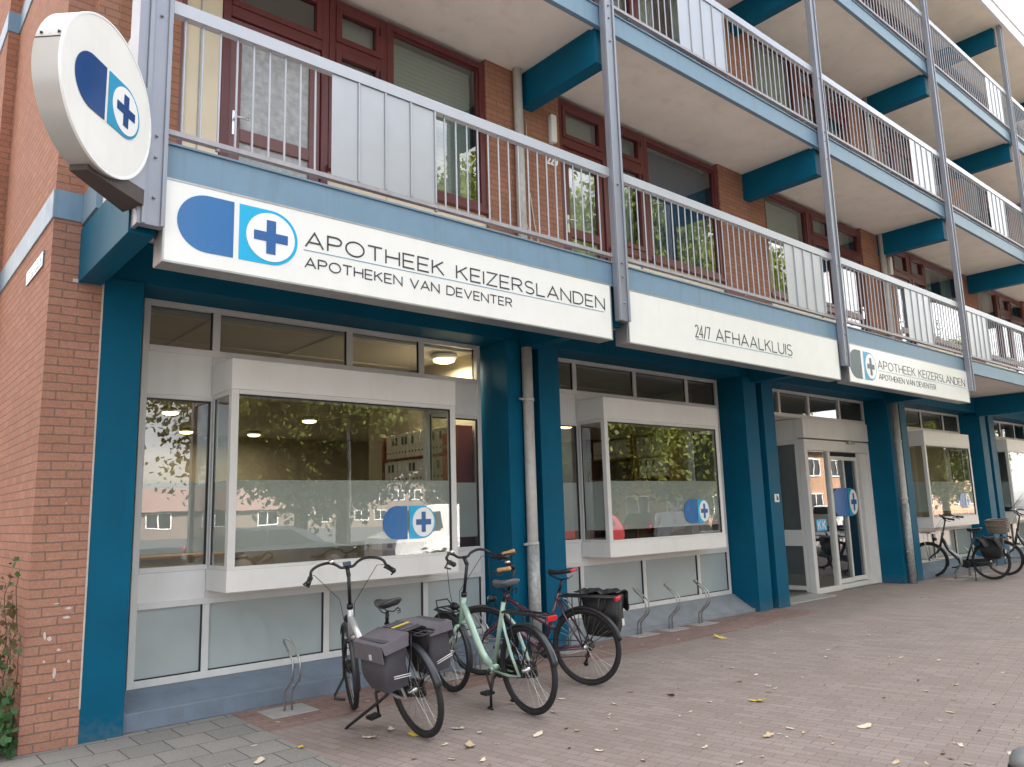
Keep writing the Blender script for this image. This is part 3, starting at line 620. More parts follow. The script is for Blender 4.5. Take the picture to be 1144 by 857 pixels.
# ------------------------------------------------------------------ ground-floor shop fronts
def frost(parent, x0, x1, y, z0=1.315, z1=1.925): box('frost_film', FROST, parent, x0, x1, y, y+.002, z0, z1)
def shopfront(x0, x1, bl, br, low, top, logo=None, name='shop_window'):
    yg0, yg1 = 7.115, 7.175; yb = 6.63
    fr = MB(); t = .055
    fr.box(x0, x0+t, yg0, yg1, .24, 3.545); fr.box(x1-t, x1, yg0, yg1, .24, 3.545)
    A, Z = x0+t, x1-t
    for z0, z1 in ((.24, .30), (.865, .92), (3.075, 3.135), (3.495, 3.545)): fr.box(A, Z, yg0+.001, yg1-.001, z0, z1)
    for xm in low: fr.box(xm-.03, xm+.03, yg0+.002, yg1-.002, .3, .865)
    for xm in top: fr.box(xm-.035, xm+.035, yg0+.002, yg1-.002, 3.135, 3.495)
    for xm in (bl+.03, br-.03): fr.box(xm-.03, xm+.03, yg0+.002, yg1-.002, .92, 3.075)
    for a, b in ((A, bl), (br, Z)):
        fr.box(a, b, yg0+.003, yg1-.003, 1.16, 1.205); fr.box(a, b, yg0+.003, yg1-.003, 2.66, 2.70)
    o = fr.build(name, ALU, B, .003, 1)
    xs = [A]+list(low)+[Z]
    for a, b in zip(xs[:-1], xs[1:]):
        pane('lower_panel', GREYPANEL, o, a+(.03 if a != A else 0), b-(.03 if b != Z else 0), 7.145, .30, .865, .01)
        g = MB(); gx0, gx1 = a+(.03 if a != A else 0), b-(.03 if b != Z else 0)
        g.box(gx1-.012, gx1, 7.128, 7.1445, .30, .865); g.box(gx0+.0, gx1-.012, 7.128, 7.1445, .30, .31); g.build('gasket', BLACK, o)
    xs = [A]+list(top)+[Z]
    for a, b in zip(xs[:-1], xs[1:]):
        pane('transom_glass', GLASS, o, a+(.035 if a != A else 0), b-(.035 if b != Z else 0), 7.145, 3.135, 3.495)
        g = MB(); g.box(b-.035-.014, b-.0355, 7.13, 7.1445, 3.135, 3.495); g.build('gasket', BLACK, o)
    for a, b in ((A, bl), (br, Z)):
        box('spandrel_panel', WPANEL, o, a, b, 7.125, 7.165, .92, 1.16); box('spandrel_panel', WPANEL, o, a, b, 7.125, 7.165, 2.70, 3.075)
        pane('glass', GLASS, o, a, b, 7.145, 1.205, 2.66); frost(o, a, b, 7.153)
        MB().box(b-.016, b-.001, 7.128, 7.1445, 1.205, 2.66).box(a, b-.016, 7.128, 7.1445, 2.645, 2.66).build('gasket', BLACK, o)
    box('bay_backing', WPANEL, o, bl, br, 7.12, 7.17, .92, 1.16); box('bay_backing', WPANEL, o, bl, br, 7.12, 7.17, 2.72, 3.075)
    # the projecting bay
    box('bay_header', WPANEL, o, bl, br, yb, yg0-.001, 2.715, 2.985, .004); box('bay_sill', WPANEL, o, bl, br, yb, yg0-.001, .985, 1.165, .004)
    bf = MB(); tt = .07
    for a, b in ((bl+.004, bl+tt), (br-tt, br-.004)): bf.box(a, b, yb+.004, yb+tt, 1.1655, 2.7145)
    bf.box(bl+tt, br-tt, yb+.006, yb+.06, 1.1655, 1.195); bf.box(bl+tt, br-tt, yb+.006, yb+.06, 2.675, 2.7145)
    for s_, e_ in ((bl+.006, bl+.05), (br-.05, br-.006)):
        bf.box(s_, e_, yb+tt, yg0-.002, 1.1655, 1.20); bf.box(s_, e_, yb+tt, yg0-.002, 2.67, 2.7145); bf.box(s_, e_, yg0-.05, yg0-.002, 1.2, 2.67)
    bf.build('bay_frame', ALU, o, .003, 1)
    pane('glass', GLASS, o, bl+tt, br-tt, yb+.025, 1.195, 2.675); frost(o, bl+tt, br-tt, yb+.033)
    MB().box(br-tt-.014, br-tt, yb+.012, yb+.0245, 1.195, 2.675).box(bl+tt, br-tt-.014, yb+.012, yb+.0245, 2.66, 2.675).build('gasket', BLACK, o)
    for xx in (bl+.024, br-.030):
        box('glass', GLASS, o, xx, xx+.006, yb+tt, yg0-.05, 1.2, 2.67)
        fx = xx+.008; box('frost_film', FROST, o, fx, fx+.002, yb+tt, yg0-.05, 1.315, 1.925)
        box('gasket', BLACK, o, xx-.008, xx-.001, yg0-.066, yg0-.0505, 1.2, 2.67)
    if logo:
        s_ = MB().box(0, 0, 0, 0, 0, 0)
        P = lambda u, v_, d: (u, yb+.0235-d, v_)
        st = empty('window_sticker', (0, 0, 0)); st.parent = o
        u0, um, u1 = logo
        # the decal's pieces sit one level down, so they are parts of the window itself
        st_children(P, u0, um, u1, 1.345, 1.672, o); bpy.data.objects.remove(st)
    return o
def st_children(P, u0, um, u1, z0, z1, o): capsule(P, u0, um-.012, um+.012, u1, z0, z1, o)
shopfront(1.905, 5.665, 2.515, 4.93, (2.53, 3.69, 4.85), (2.545, 3.93, 4.83), (4.04, 4.335, 4.66))
shopfront(6.54, 10.47, 7.255, 9.71, (7.245, 8.46, 9.69), (7.255, 8.465, 9.67), (8.80, 9.10, 9.385))
shopfront(16.31, 20.38, 16.98, 19.46, (17.0, 18.2, 19.4), (17.1, 18.2, 19.42), (18.56, 18.88, 19.15))
shopfront(21.32, 25.18, 21.95, 24.4, (22.0, 23.2, 24.3), (22.0, 23.2, 24.3), (23.6, 23.9, 24.2))
# plinths
for a, b in ((1.777, 10.488), (16.301, 25.2)):
    MB().prism([(6.705, 0), (7.165, 0), (7.165, .2385), (7.10, .2385), (6.76, .15), (6.705, .145)], 'x', a, 5.694 if a < 2 else b, None).build('plinth', CONC, B, .01)
MB().prism([(6.74, 0), (7.165, 0), (7.165, .2385), (7.10, .2385), (6.80, .06), (6.74, .05)], 'x', 6.524, 10.489, None).build('plinth', CONC_B, B, .008)
# entrance
E_ = MB(); yA = 7.10
E_.box(12.975, 13.08, yA, yA+.12, 0, 2.70); E_.box(15.435, 15.463, yA, yA+.12, 0, 2.70); E_.box(13.08, 15.435, yA+.005, yA+.115, 2.50, 2.70)
E_.box(13.08, 15.10, yA+.01, yA+.11, .0, .085); E_.box(13.80, 13.885, yA+.004, yA+.11, .085, 2.50); E_.box(15.10, 15.13, yA+.03, yA+.11, 0, 2.5)
ent = E_.build('entrance', ALU, B, .004, 1)
box('entrance_header', WPANEL, ent, 12.97, 15.462, yA-.01, yA+.13, 2.725, 3.072, .004)
box('door_pocket', WPANEL, ent, 15.131, 15.434, yA+.06, yA+.10, 0, 2.499)
pane('glass', GLASS, ent, 13.08, 13.80, yA+.05, .085, 2.50)
def leaf(a, b, y):
    m_ = MB(); m_.box(a, a+.045, y, y+.04, .10, 2.42); m_.box(b-.045, b, y, y+.04, .10, 2.42); m_.box(a+.045, b-.045, y+.001, y+.039, .10, .18); m_.box(a+.045, b-.045, y+.001, y+.039, 2.35, 2.42)
    l_ = m_.build('sliding_door', ALU, ent, .003, 1); pane('glass', GLASS, ent, a+.045, b-.045, y+.017, .18, 2.35)
leaf(13.89, 14.50, yA+.055); leaf(14.48, 15.10, yA+.10)
box('threshold', STEEL, ent, 13.9, 15.1, yA-.04, yA-.001, 0, .018)
MB().box(14.56, 14.80, yA-.055, yA+.004, 2.655, 2.715).build('door_sensor', STEEL, ent, .012)
Pd = lambda u, v_, d: (u, yA+.046-d, v_)
capsule(Pd, 13.905, 14.49, 14.51, 14.885, 1.30, 1.825, ent, left=STRIPEG, right=CAPC2)
st_ = box('door_sticker', CAPC, ent, 13.245, 13.60, yA+.045, yA+.048, 1.07, 1.27)
Pk = lambda u, v_, d: (u, yA+.0445-d, v_)
lettering('K', 13.29, 13.40, 1.10, .14, .018, Pk, CAPW, 'door_lettering', ent, th=.002); lettering('K', 13.45, 13.57, 1.10, .14, .018, Pk, CAPW, 'door_lettering', ent, th=.002)
# side return of the porch and the transoms over it
sr = MB(); X = 12.972
sr.box(X, X+.06, yA+.125, yA+.19, 0, 3.07); sr.box(X, X+.06, 7.66, 7.71, 0, 3.07)
for a, b in ((.06, .13), (.82, 1.10), (2.62, 2.70)): sr.box(X+.002, X+.058, yA+.19, 7.66, a, b)
sro = sr.build('porch_side', ALU, ent, .003, 1)
box('side_header', WPANEL, ent, X+.004, X+.056, yA+.19, 7.66, 2.701, 3.069)
pane_y = lambda n_, z0, z1: box(n_, GLASS, ent, X+.025, X+.031, yA+.19, 7.66, z0, z1)
pane_y('glass', .13, .82); pane_y('glass', 1.10, 2.62)
tr = MB(); tr.box(11.345, 15.46, 7.116, 7.174, 3.073, 3.135); tr.box(11.345, 15.46, 7.116, 7.174, 3.497, 3.545)
TX = [11.345, 12.3, 13.3, 14.45, 15.46]
for x in TX: tr.box(max(11.346, x-.035), min(15.459, x+.035), 7.117, 7.173, 3.135, 3.497)
tro = tr.build('transom_window', ALU, B, .003, 1)
for a, b in zip(TX[:-1], TX[1:]): pane('glass', GLASS, tro, a+.035, b-.035, 7.145, 3.135, 3.497)
box('niche_ceiling', CEIL, B, 11.345, 12.971, 7.18, 7.72, 3.08, 3.11)
box('niche_wall', GREYPANEL, B, 11.345, 13.03, 7.721, 7.76, 0, 3.07); box('niche_wall', TEAL, B, 11.24, 11.335, 7.21, 7.72, 0, 3.1)
box('niche_floor', CONC_GREY, B, 11.34, 12.971, 6.75, 7.72, 0, .02)
MB().box(11.345, 12.972, 7.117, 7.173, 2.70, 3.072).build('niche_header', WPANEL, B) if False else None
# pharmacy interior shell
NAVY = paint('navy_panel', (.04, .06, .105), .4, var=.1)
box('vestibule_dark_panel', NAVY, B, 13.15, 16.05, 9.4, 9.45, .03, 3.0); box('vestibule_dark_panel', NAVY, B, 13.15, 13.2, 7.8, 9.39, .03, 3.0); box('vestibule_dark_panel', NAVY, B, 16.0, 16.05, 7.25, 9.39, .03, 3.0)  # navy panels added to make the vestibule look dark behind the glass
sp_m = MB(); rs_ = random.Random(4)
for px_, pz_, w_s, h_s in [(1.215, .80, .012, .035), (1.245, .775, .02, .02), (1.29, .53, .013, .05), (1.31, .69, .016, .012), (1.36, .98, .03, .01), (1.28, 1.02, .025, .008), (1.35, .915, .03, .012), (1.22, .62, .010, .012), (1.38, .60, .012, .014), (1.30, 1.75, .006, .006), (1.27, .36, .008, .008)]:
    sp_m.prism([(px_+w_s*math.cos(a*.7)*rs_.uniform(.5, 1), pz_+h_s*math.sin(a*.7)*rs_.uniform(.6, 1)) for a in range(9)], 'y', YF-.0025, YF+.001)
sp_m.build('paint_splash', CHALK, B)
box('shop_floor', FLOORIN, B, 1.5, 29, 7.2, 18.5, .002, .03)
box('shop_ceiling', CEIL, B, 1.5, 29, 7.41, 18.5, 3.52, 3.58)
for x in (1.5, 5.78, 10.70, 16.1, 20.85, 25.6): box('shop_wall', WALLIN, B, x, x+.08, 7.21, 9.9 if 2 < x < 15 else 18.4, .03, 3.518)
box('shop_wall', WALLIN, B, 1.5, 29, 18.4, 18.5, .03, 3.518)
for x in (2.6, 3.9, 7.4, 8.7): box('ceiling_beam', CEIL, B, x, x+.02, 7.42, 15.3, 3.50, 3.519)
for y in (8.6, 10.2, 12): box('ceiling_beam', CEIL, B, 1.6, 10.6, y, y+.02, 3.498, 3.517)
box('counter_top', WOOD, B, 1.7, 4.6, 12.0, 12.6, .03, 1.1) if False else None

# ------------------------------------------------------------------ sign boxes on the fascia
YS = 5.176
def signbox(x0, x1, label, z0=3.277, z1=3.862):
    s = empty('light_box_sign', ((x0+x1)/2, YS, z0), label=label, cat='sign', group='light box signs along the balcony edge')
    T = s.location
    def wb(mb, n, m, bev=0.):
        o = mb.build(n, m, s, bev, 1); o.location = -T; return o
    hb = MB(); hb.box(x0, x1, YS+.012, YS+.19, z0, z1)
    wb(hb, 'housing', SIGNF, .006)
    rim = MB(); frame_bars(rim, x0, x1, z0, z1, YS-.004, YS+.0115, .013); wb(rim, 'rim', SIGNF)
    wb(MB().box(x0+.0135, x1-.0135, YS, YS+.0112, z0+.0135, z1-.0135), 'face', SIGNW)
    return s, (lambda u, v_, d: (u-T.x, YS-d-T.y, v_-T.z))
s1, P1 = signbox(1.474, 5.855, 'longest white sign with blue and cyan capsule, lettered APOTHEEK KEIZERSLANDEN, nearest the brick corner')
capsule(P1, 1.562, 1.944, 1.982, 2.421, 3.389, 3.796, s1)
lettering('APOTHEEK KEIZERSLANDEN', 2.478, 5.757, 3.586-.002, .115, .0125, P1, INK, 'lettering', s1)
lettering('APOTHEKEN VAN DEVENTER', 2.478, 4.508, 3.423, .074, .0095, P1, INK, 'lettering', s1)
box('underline', INKB, s1, 2.471-s1.location.x, 5.74-s1.location.x, -.003, 0, 3.553-s1.location.z, 3.558-s1.location.z)
s2, P2 = signbox(6.105, 10.64, 'white sign reading 24/7 AFHAALKLUIS, without any capsule mark')
lettering('24/7', 7.262, 7.56, 3.490, .138, .013, P2, INK, 'lettering', s2, gap=.2)
lettering('AFHAALKLUIS', 7.66, 9.372, 3.492, .14, .014, P2, INK, 'lettering', s2)
box('underline', INKB, s2, 7.27-s2.location.x, 9.36-s2.location.x, -.003, 0, 3.462-s2.location.z, 3.468-s2.location.z)
s3, P3 = signbox(10.905, 15.48, 'white sign with dark slate capsule half, lettered APOTHEEK KEIZERSLANDEN, farthest along the facade')
capsule(P3, 10.95, 11.32, 11.40, 11.80, 3.352, 3.782, s3, left=CAPD, right=CAPC2, plus=CAPD)
lettering('APOTHEEK KEIZERSLANDEN', 11.86, 15.33, 3.566, .125, .013, P3, INK, 'lettering', s3)
lettering('APOTHEKEN VAN DEVENTER', 11.86, 13.99, 3.400, .082, .010, P3, INK, 'lettering', s3)
box('underline', INKB, s3, 11.86-s3.location.x, 15.33-s3.location.x, -.003, 0, 3.530-s3.location.z, 3.536-s3.location.z)

# round corner sign: a thick disc turned 45 degrees down the street
nv = Vector((.722, -.692, 0)); tv = Vector((.692, .722, 0)); cD = Vector((1.033, 4.774, 4.092)); RD = .468; TH = .165
ds = empty('round_sign', cD, label='round white projecting sign with navy and cyan capsule on the corner of the balcony', cat='sign')
def PD(u, v_, d): p = tv*u+nv*d; return (p.x, p.y, v_)
def disc(r0, prof, name, mat, smooth=True):
    mb = MB(); n = 72; vs = []
    for rr, d in prof:
        for k in range(n): a = 2*math.pi*k/n; vs.append(PD(rr*math.cos(a), rr*math.sin(a), d))
    fs = [(i*n+k, i*n+(k+1) % n, (i+1)*n+(k+1) % n, (i+1)*n+k) for i in range(len(prof)-1) for k in range(n)]
    fs += [tuple(range(n)), tuple(range((len(prof)-1)*n, len(prof)*n))]
    mb.add(vs, fs, None, False); o = mb.build(name, mat, ds)
    me = o.data
    for p in me.polygons: p.use_smooth = len(p.vertices) == 4
    md = o.modifiers.new('es', 'EDGE_SPLIT'); md.split_angle = R(35)
    return o
disc(0, [(RD, -TH), (RD, -.018)], 'rim', RIM)
disc(0, [(RD-.004, -.017), (RD+.002, -.016), (RD+.002, 0.001), (RD-.010, .001), (RD-.010, -.003), (RD-.018, -.003)], 'edge_ring', CAPW)
disc(0, [(RD-.0185, -.006), (RD-.0185, -.002)], 'face', SIGNW)
capsule(PD, -.346, -.052, -.022, .320, -.165, .165, ds, left=CAPN, right=CAPC2, plus=CAPN, d=0.)
sm = MB(); a0 = math.pi
for s_ in (-1, 1):
    pass
arcpts = []
sm.box(0, 0, 0, 0, 0, 0)
seam = MB(); v0 = PD(-RD*math.cos(R(14))-.001, RD*math.sin(R(14)), -TH); v1 = PD(-RD*math.cos(R(14))-.001, RD*math.sin(R(14)), -.02)
seam.tube([v0, v1], .003, 6); seam.build('seam', DARKBOX, ds)
for d in (-.135, -.035):
    MB().lathe([(.008, -.006), (.008, .006)], PD(-RD*math.cos(R(18))-.002, RD*math.sin(R(18)), d), 'x', 8).build('screw', DARKBOX, ds)
# its bracket box between disc and corner post
bx = MB(); 
def PB(u, d, z): p = cD*1+tv*u+nv*d; return (p.x, p.y, z)
poly = [(-.05, -TH-.002), (.36, -TH-.002), (.44, -TH+.06), (.44, -.02), (.30, .0), (-.05, -.02)]
br_ = MB()
pl = [PB(-.12, -.255, 0)[:2], PB(.30, -.03, 0)[:2], (1.332, 5.107), (1.262, 5.128), PB(.10, -.262, 0)[:2]]
br_ = MB(); n_ = 4; q = [PB(-.10, -.16, 0)[:2], PB(-.10, -.05, 0)[:2], (1.33, 5.10), (1.258, 5.30)]
br_.prism([(a-cD.x, b-cD.y) for a, b in q], 'z', 3.60-cD.z, 3.70-cD.z); br_.build('bracket', DARKBOX, ds)
q = [PB(.12, -.158, 0)[:2], PB(.12, -.045, 0)[:2], (1.333, 5.10), (1.257, 5.30)]
MB().prism([(a-cD.x, b-cD.y) for a, b in q], 'z', 3.702-cD.z, 4.40-cD.z).build('bracket', POSTM, ds)

# small plates and lamps on the walls
sp = empty('street_sign', (1.09, 7.30, 3.64), label='small pale blue street name plate on the brick end wall', cat='sign')
box('plate', STREETP, sp, -.010, .003, -.36, .36, .0, .125, .003)
lettering('KEERSTR', -.30, .26, .03, .065, .013, lambda u, v_, d: (-.0105-d, -u, v_), CAPW, 'lettering', sp)
hp = empty('number_plate', (11.185, YF-.001, 1.60), label='small white house number plate on the teal pillar beside the entrance', cat='sign')
MB().box(-.062, .062, -.012, 0, .0, .125).build('plate', PLATE, hp, .004)
lettering('7b', -.03, .036, .03, .065, .014, lambda u, v_, d: (u, -.0125-d, v_), INK, 'lettering', hp)
hn = lettering('229', 6.36-6.36, .19, 0, .10, .022, lambda u, v_, d: (u, -d, v_), CAPW, 'house_number', None, th=.01); hn.location = (6.31, YW-.001, 5.83)
tag(hn, 'white house number 229 fixed to the brick pier beside a balcony door', 'house number')
WLAMPS = [(6.39, 0, 'tubular white wall lamp on the brick pier above the longest sign'), (15.88, 0, 'tubular white wall lamp on the brick pier above the farthest sign')]
for x, k, lb in WLAMPS:
    l_ = empty('wall_lamp', (x, YW-.001, 6.10+H*k), label=lb, cat='lamp', group='wall lamps on the balconies')
    box('lamp_base', WHITEP, l_, -.03, .03, -.02, 0, 0, .36); MB().box(-.048, .048, -.085, -.0205, -.005, .365).build('lamp_cover', WHITEP, l_, .02, 3)

# ------------------------------------------------------------------ inside the pharmacy
GC = 'round ceiling lamps glowing inside the pharmacy'
lampxy = [(5.50, 7.62), (6.9, 14.1), (6.98, 17.0), (4.25, 14.0), (5.5, 17.0), (12.5, 12.6), (3.0, 11.0), (14.2, 9.5), (18.5, 9)]
for i, (x, y) in enumerate(lampxy):
    z = 3.497
    l_ = empty('ceiling_lamp', (x, y, z), label='glowing round ceiling lamp inside the pharmacy', cat='lamp', group=GC)
    MB().lathe([(.165, 0), (.165, -.03), (.14, -.05)], (0, 0, 0), 'z', 32).build('lamp_rim', WHITEP, l_)
    MB().lathe([(.135, -.0505), (.13, -.075), (.08, -.095), (.02, -.10)], (0, 0, 0), 'z', 32).build('lamp_diffuser', LAMPM, l_)
    ld = bpy.data.lights.new('lamp_light', 'AREA'); ld.shape = 'DISK'; ld.size = .3; ld.energy = 3.2; ld.color = (1, .86, .62); lo = bpy.data.objects.new('lamp_light', ld); COL.objects.link(lo); lo.parent = l_; lo.location = (0, 0, -.12)
def binders(x, y0, n, z, d, flipface, grp, lab, seedk):
    rr = random.Random(seedk); y = y0
    for i in range(n):
        t = rr.uniform(.062, .078); h = rr.uniform(.305, .318)
        b = empty('ring_binder', (x, y+t/2, z), label=lab, cat='binder', group=grp)
        MB().box(0, d, -t/2+.001, t/2-.001, 0, h).build('cover', BINDER, b, .003, 1)
        MB().lathe([(.013, -.003), (.013, .0015)], (-.001, 0, .075), 'x', 12).build('finger_hole', INK, b)
        box('spine_label', WHITEP if rr.random() < .6 else INK, b, -.002, .0005, -t*.33, t*.33, .17, .27)
        y += t+rr.choice([.001, .002, .002, .012])
def bookcase(x, y0, y1, label, wood, levels, hgt, back=.32):
    c = empty('bookcase', (x, (y0+y1)/2, .03), label=label, cat='bookcase')
    hy = (y1-y0)/2
    for s_ in (-1, 1): box('side_panel', wood, c, 0, back, s_*hy-.011, s_*hy+.011, 0, hgt)
    for z in levels: box('shelf', wood, c, .002, back, -hy+.012, hy-.012, z-.03-.022, z-.03)
    box('back_panel', WALLD, c, back, back+.012, -hy, hy, 0, hgt)
bookcase(5.43, 7.42, 8.95, 'tall bookcase of white binders inside the window nearest the brick corner', WOODR, (.3, .75, 1.25, 1.61, 1.955, 2.30), 2.59)
for z, sd_ in ((1.61, 1), (1.955, 2), (2.30, 3)): binders(5.45, 7.45, 19, z, .26, 1, 'white binders in the window nearest the brick corner', 'white ring binder on the red shelves inside the window nearest the brick corner', sd_)
rp = box('display_panel', REDP, None, 5.30, 5.33, 7.20, 7.405, 0.03, 2.50); tag(rp, 'plain red upright display panel behind the shop glass', 'panel')
bookcase(10.33, 8.05, 8.80, 'light wood bookcase of binders inside the middle shop window', WOOD, (.3, .75, 1.37, 1.73, 2.09, 2.45), 2.8)
bookcase(10.33, 8.86, 9.9, 'darker bookcase deeper inside the middle shop window', WOODR, (.3, .75, 1.37, 1.73, 2.09, 2.45), 2.8)
for z, sd_ in ((2.09, 4), (2.45, 5)):
    binders(10.35, 8.08, 9, z, .26, 1, 'binders in the middle shop window', 'white ring binder on the wooden bookcase inside the middle shop window', sd_)
for z, sd_ in ((2.45, 7),): binders(10.35, 8.9, 12, z, .26, 1, 'binders deep in the middle shop window', 'pale ring binder on the darker bookcase inside the middle shop window', sd_)
ct = empty('shop_counter', (3.4, 12.4, .03), label='long wooden counter at the back of the pharmacy', cat='counter')
box('counter_body', WALLIN, ct, -1.5, 1.5, 0, .6, 0, 1.0); box('counter_top', WOOD, ct, -1.55, 1.55, -.05, .65, 1.001, 1.04)

# ------------------------------------------------------------------ bicycle racks
def rack(x, y, label):
    r = empty('bicycle_rack', (x, y, .0), label=label, cat='bike rack', group='steel bicycle racks along the shop front')
    prof = [(0, 0), (0, .13), (-.012, .165), (-.125, .265), (-.145, .30), (-.145, .40), (-.13, .435), (.035, .555)]
    a = [(-.032, p[0], p[1]) for p in prof]; b = [(.032, p[0], p[1]) for p in prof]
    bend = [(-.02, .055, .570), (0, .062, .575), (.02, .055, .570)]
    MB().tube(a+bend+b[::-1], .0095, 10).build('hoop', STEEL, r)
    box('base_tile', CONC_GREY, r, -.20, .20, -.16, .17, -.02, .009, .004)
    return r
RK = [(2.985, 6.42, 'lone steel hoop bike rack in front of the brick corner shop window'), (4.62, 6.52, 'steel hoop bike rack between the mint and silver bicycles'), (5.10, 6.56, 'steel hoop bike rack behind the mint bicycle wheel'), (6.45, 6.6, 'steel hoop bike rack beside the purple bicycle rear wheel'),
      (7.80, 6.70, 'empty steel hoop bike rack nearest the black pannier'), (8.40, 6.68, 'middle one of the three empty steel hoop bike racks'), (9.02, 6.66, 'empty steel hoop bike rack nearest the split teal pillar before the entrance'),
      (16.75, 6.25, 'steel hoop bike rack beside the dark bicycle front wheel'), (17.5, 6.25, 'steel hoop bike rack under the dark bicycle beyond the entrance'), (18.1, 6.25, 'steel hoop bike rack under the farthest bicycle')]
for x, y, lb in RK: rack(x, y, lb)

# ------------------------------------------------------------------ bicycles (local axes: X forward, Y left, Z up; origin under the rear axle)
def rotz_about(c, axis, ang):
    M = Matrix.Translation(c) @ Matrix.Rotation(ang, 4, axis) @ Matrix.Translation(-c)
    return lambda p: M @ p
def wheel(parent, x, z, xf, front, spokes=32, motor=False, stripe=True):
    Rr = .322; T = lambda: MB(xf)
    c = (x, 0, z)
    w_ = T(); w_.torus(c, .302, .011, 'y', 56, 8, squash=1.15); o = w_.build('wheel', BLACK if stripe else CHROME, parent)
    T().torus(c, Rr, .0225, 'y', 64, 12).build('tyre', RUBBER, o)
    if stripe:
        m_ = MB(xf)
        for s_ in (-1, 1): m_.torus((x, s_*.0165, z), .315, .0042, 'y', 64, 6, squash=.7)
        m_.build('reflective_band', REFL, o)
    h = T(); hr = .055 if motor else .022
    h.lathe([(.006, -.06), (.012, -.058), (hr*.7, -.034), (hr, -.03), (hr, .03), (hr*.7, .034), (.012, .058), (.006, .06)], c, 'y', 20); h.build('hub', CHROME if not motor else BLACK, o)
    s = T()
    for i in range(spokes):
        a = 2*math.pi*i/spokes; sd_ = 1 if i % 2 else -1; a2 = a+(.42 if (i//2) % 2 else -.42)
        s.tube([(x+hr*math.cos(a2), sd_*.028, z+hr*math.sin(a2)), (x+.296*math.cos(a), sd_*.004, z+.296*math.sin(a))], .0012, 4, cap=False)
    s.build('spokes', CHROME, o)
    return o
def mudguard(parent, x, z, xf, a0, a1, mat, flap=False, stays=True):
    mb = MB(xf); n = 22; prof = [(-.030, -.012), (-.022, .002), (0, .007), (.022, .002), (.030, -.012)]; vs = []
    for i in range(n+1):
        a = R(a0+(a1-a0)*i/n)
        for y, h in prof: q = .357+h; vs.append((x+q*math.cos(a), y, z+q*math.sin(a)))
    fs = [(i*5+k, i*5+k+1, (i+1)*5+k+1, (i+1)*5+k) for i in range(n) for k in range(4)]
    mb.add(vs, fs, None, True); o = mb.build('mudguard', mat, parent); sd_ = o.modifiers.new('s', 'SOLIDIFY'); sd_.thickness = .003
    if stays:
        st = MB(xf); a = R(a1-6 if a1 > 90 else a1+6)
        a = R(a0+(a1-a0)*.86)
        for s_ in (-1, 1): st.tube([(x, s_*.055, z), (x+.345*math.cos(a), s_*.034, z+.345*math.sin(a)), ], .0025, 5)
        st.build('mudguard_stay', BLACK, o)
    return o
def saddle(parent, x, z, mat, sporty=False, accent=None):
    mb = MB(); n = 12; L_ = .27; vs = []
    for i in range(n+1):
        t = i/n; xx = x-.13+L_*t
        wv = (.105 if not sporty else .072)*(1-t)**.9+.020 if t > .18 else (.105 if not sporty else .072)*(.55+.45*math.sin(t/.18*math.pi/2))*.92+.012
        zz = z+.028*(1-t)**2 + (.006 if t > .8 else 0); th = .055 if not sporty else .035
        for k in range(12):
            b = 2*math.pi*k/12; cy_, sz = math.cos(b), math.sin(b)
            vs.append((xx, wv*cy_*(1 if sz > -.3 else .86), zz+(.022*sz if sz > 0 else th*sz*(.55+.45*abs(cy_)))))
    fs = [(i*12+k, i*12+(k+1) % 12, (i+1)*12+(k+1) % 12, (i+1)*12+k) for i in range(n) for k in range(12)]
    fs += [tuple(range(12)), tuple(range(n*12, n*12+12))[::-1]]
    mb.add(vs, fs, None, True); o = mb.build('saddle', mat, parent, sub=1)
    r = MB()
    for s_ in (-1, 1):
        r.tube([(x-.10, s_*.045, z-.03), (x-.06, s_*.03, z-.06), (x+.03, s_*.02, z-.06), (x+.12, s_*.012, z-.02)], .004, 6)
        if not sporty: r.tube([(x-.10+.012*math.cos(a*.8), s_*.05+.012*math.sin(a*.8), z-.075+.0022*a) for a in range(20)], .003, 5)
    r.build('saddle_rail', BLACK, o)
    if accent: MB().tube([(x-.137, -.06, z+.022), (x-.142, 0, z+.028), (x-.137, .06, z+.022)], .013, 8).build('saddle_accent', accent, o)
    return o
def light(parent, x, z, y=0, xf=None, rear=True):
    mb = MB(xf)
    if rear: mb.box(x-.022, x, y-.048, y+.048, z-.02, z+.02); return mb.build('tail_light', REDL, parent, .007, 3)
    mb.lathe([(.012, -.05), (.03, -.03), (.036, .02), (.034, .028)], (x, y, z), 'x', 18); o = mb.build('headlight', BLACK, parent)
    MB(xf).lathe([(.031, .0285), (.02, .036)], (x, y, z), 'x', 18).build('lens', CHROME, o); return o
def rear_rack(parent, ztop=.80, x0=-.30, x1=.20, wd=.065, mat=BLACK, spring=False):
    mb = MB(); r = .0065
    mb.tube([(x1, -wd, ztop), (x1+.03, 0, ztop), (x1, wd, ztop), (x0, wd, ztop), (x0-.03, wd*.6, ztop), (x0-.03, -wd*.6, ztop), (x0, -wd, ztop)], r, 8, closed=True)
    for y in (-.025, .025): mb.tube([(x1+.015, y, ztop), (x0-.025, y, ztop)], r*.8, 6)
    for xx in (x0+.08, (x0+x1)/2, x1-.06): mb.tube([(xx, -wd, ztop), (xx, wd, ztop)], r*.8, 6)
    for s_ in (-1, 1):
        mb.tube([(x0+.10, s_*wd, ztop), (x0+.13, s_*.075, ztop-.12), (.0, s_*.07, .36)], r*.85, 8)
        mb.tube([(x1-.12, s_*wd, ztop), (x1-.12, s_*.075, ztop-.12), (.0, s_*.07, .36)], r*.85, 8)
    mb.tube([(x1, .02, ztop), (x1+.10, .0, ztop-.03)], r*.8, 6)
    o = mb.build('luggage_rack', mat, parent)
    return o
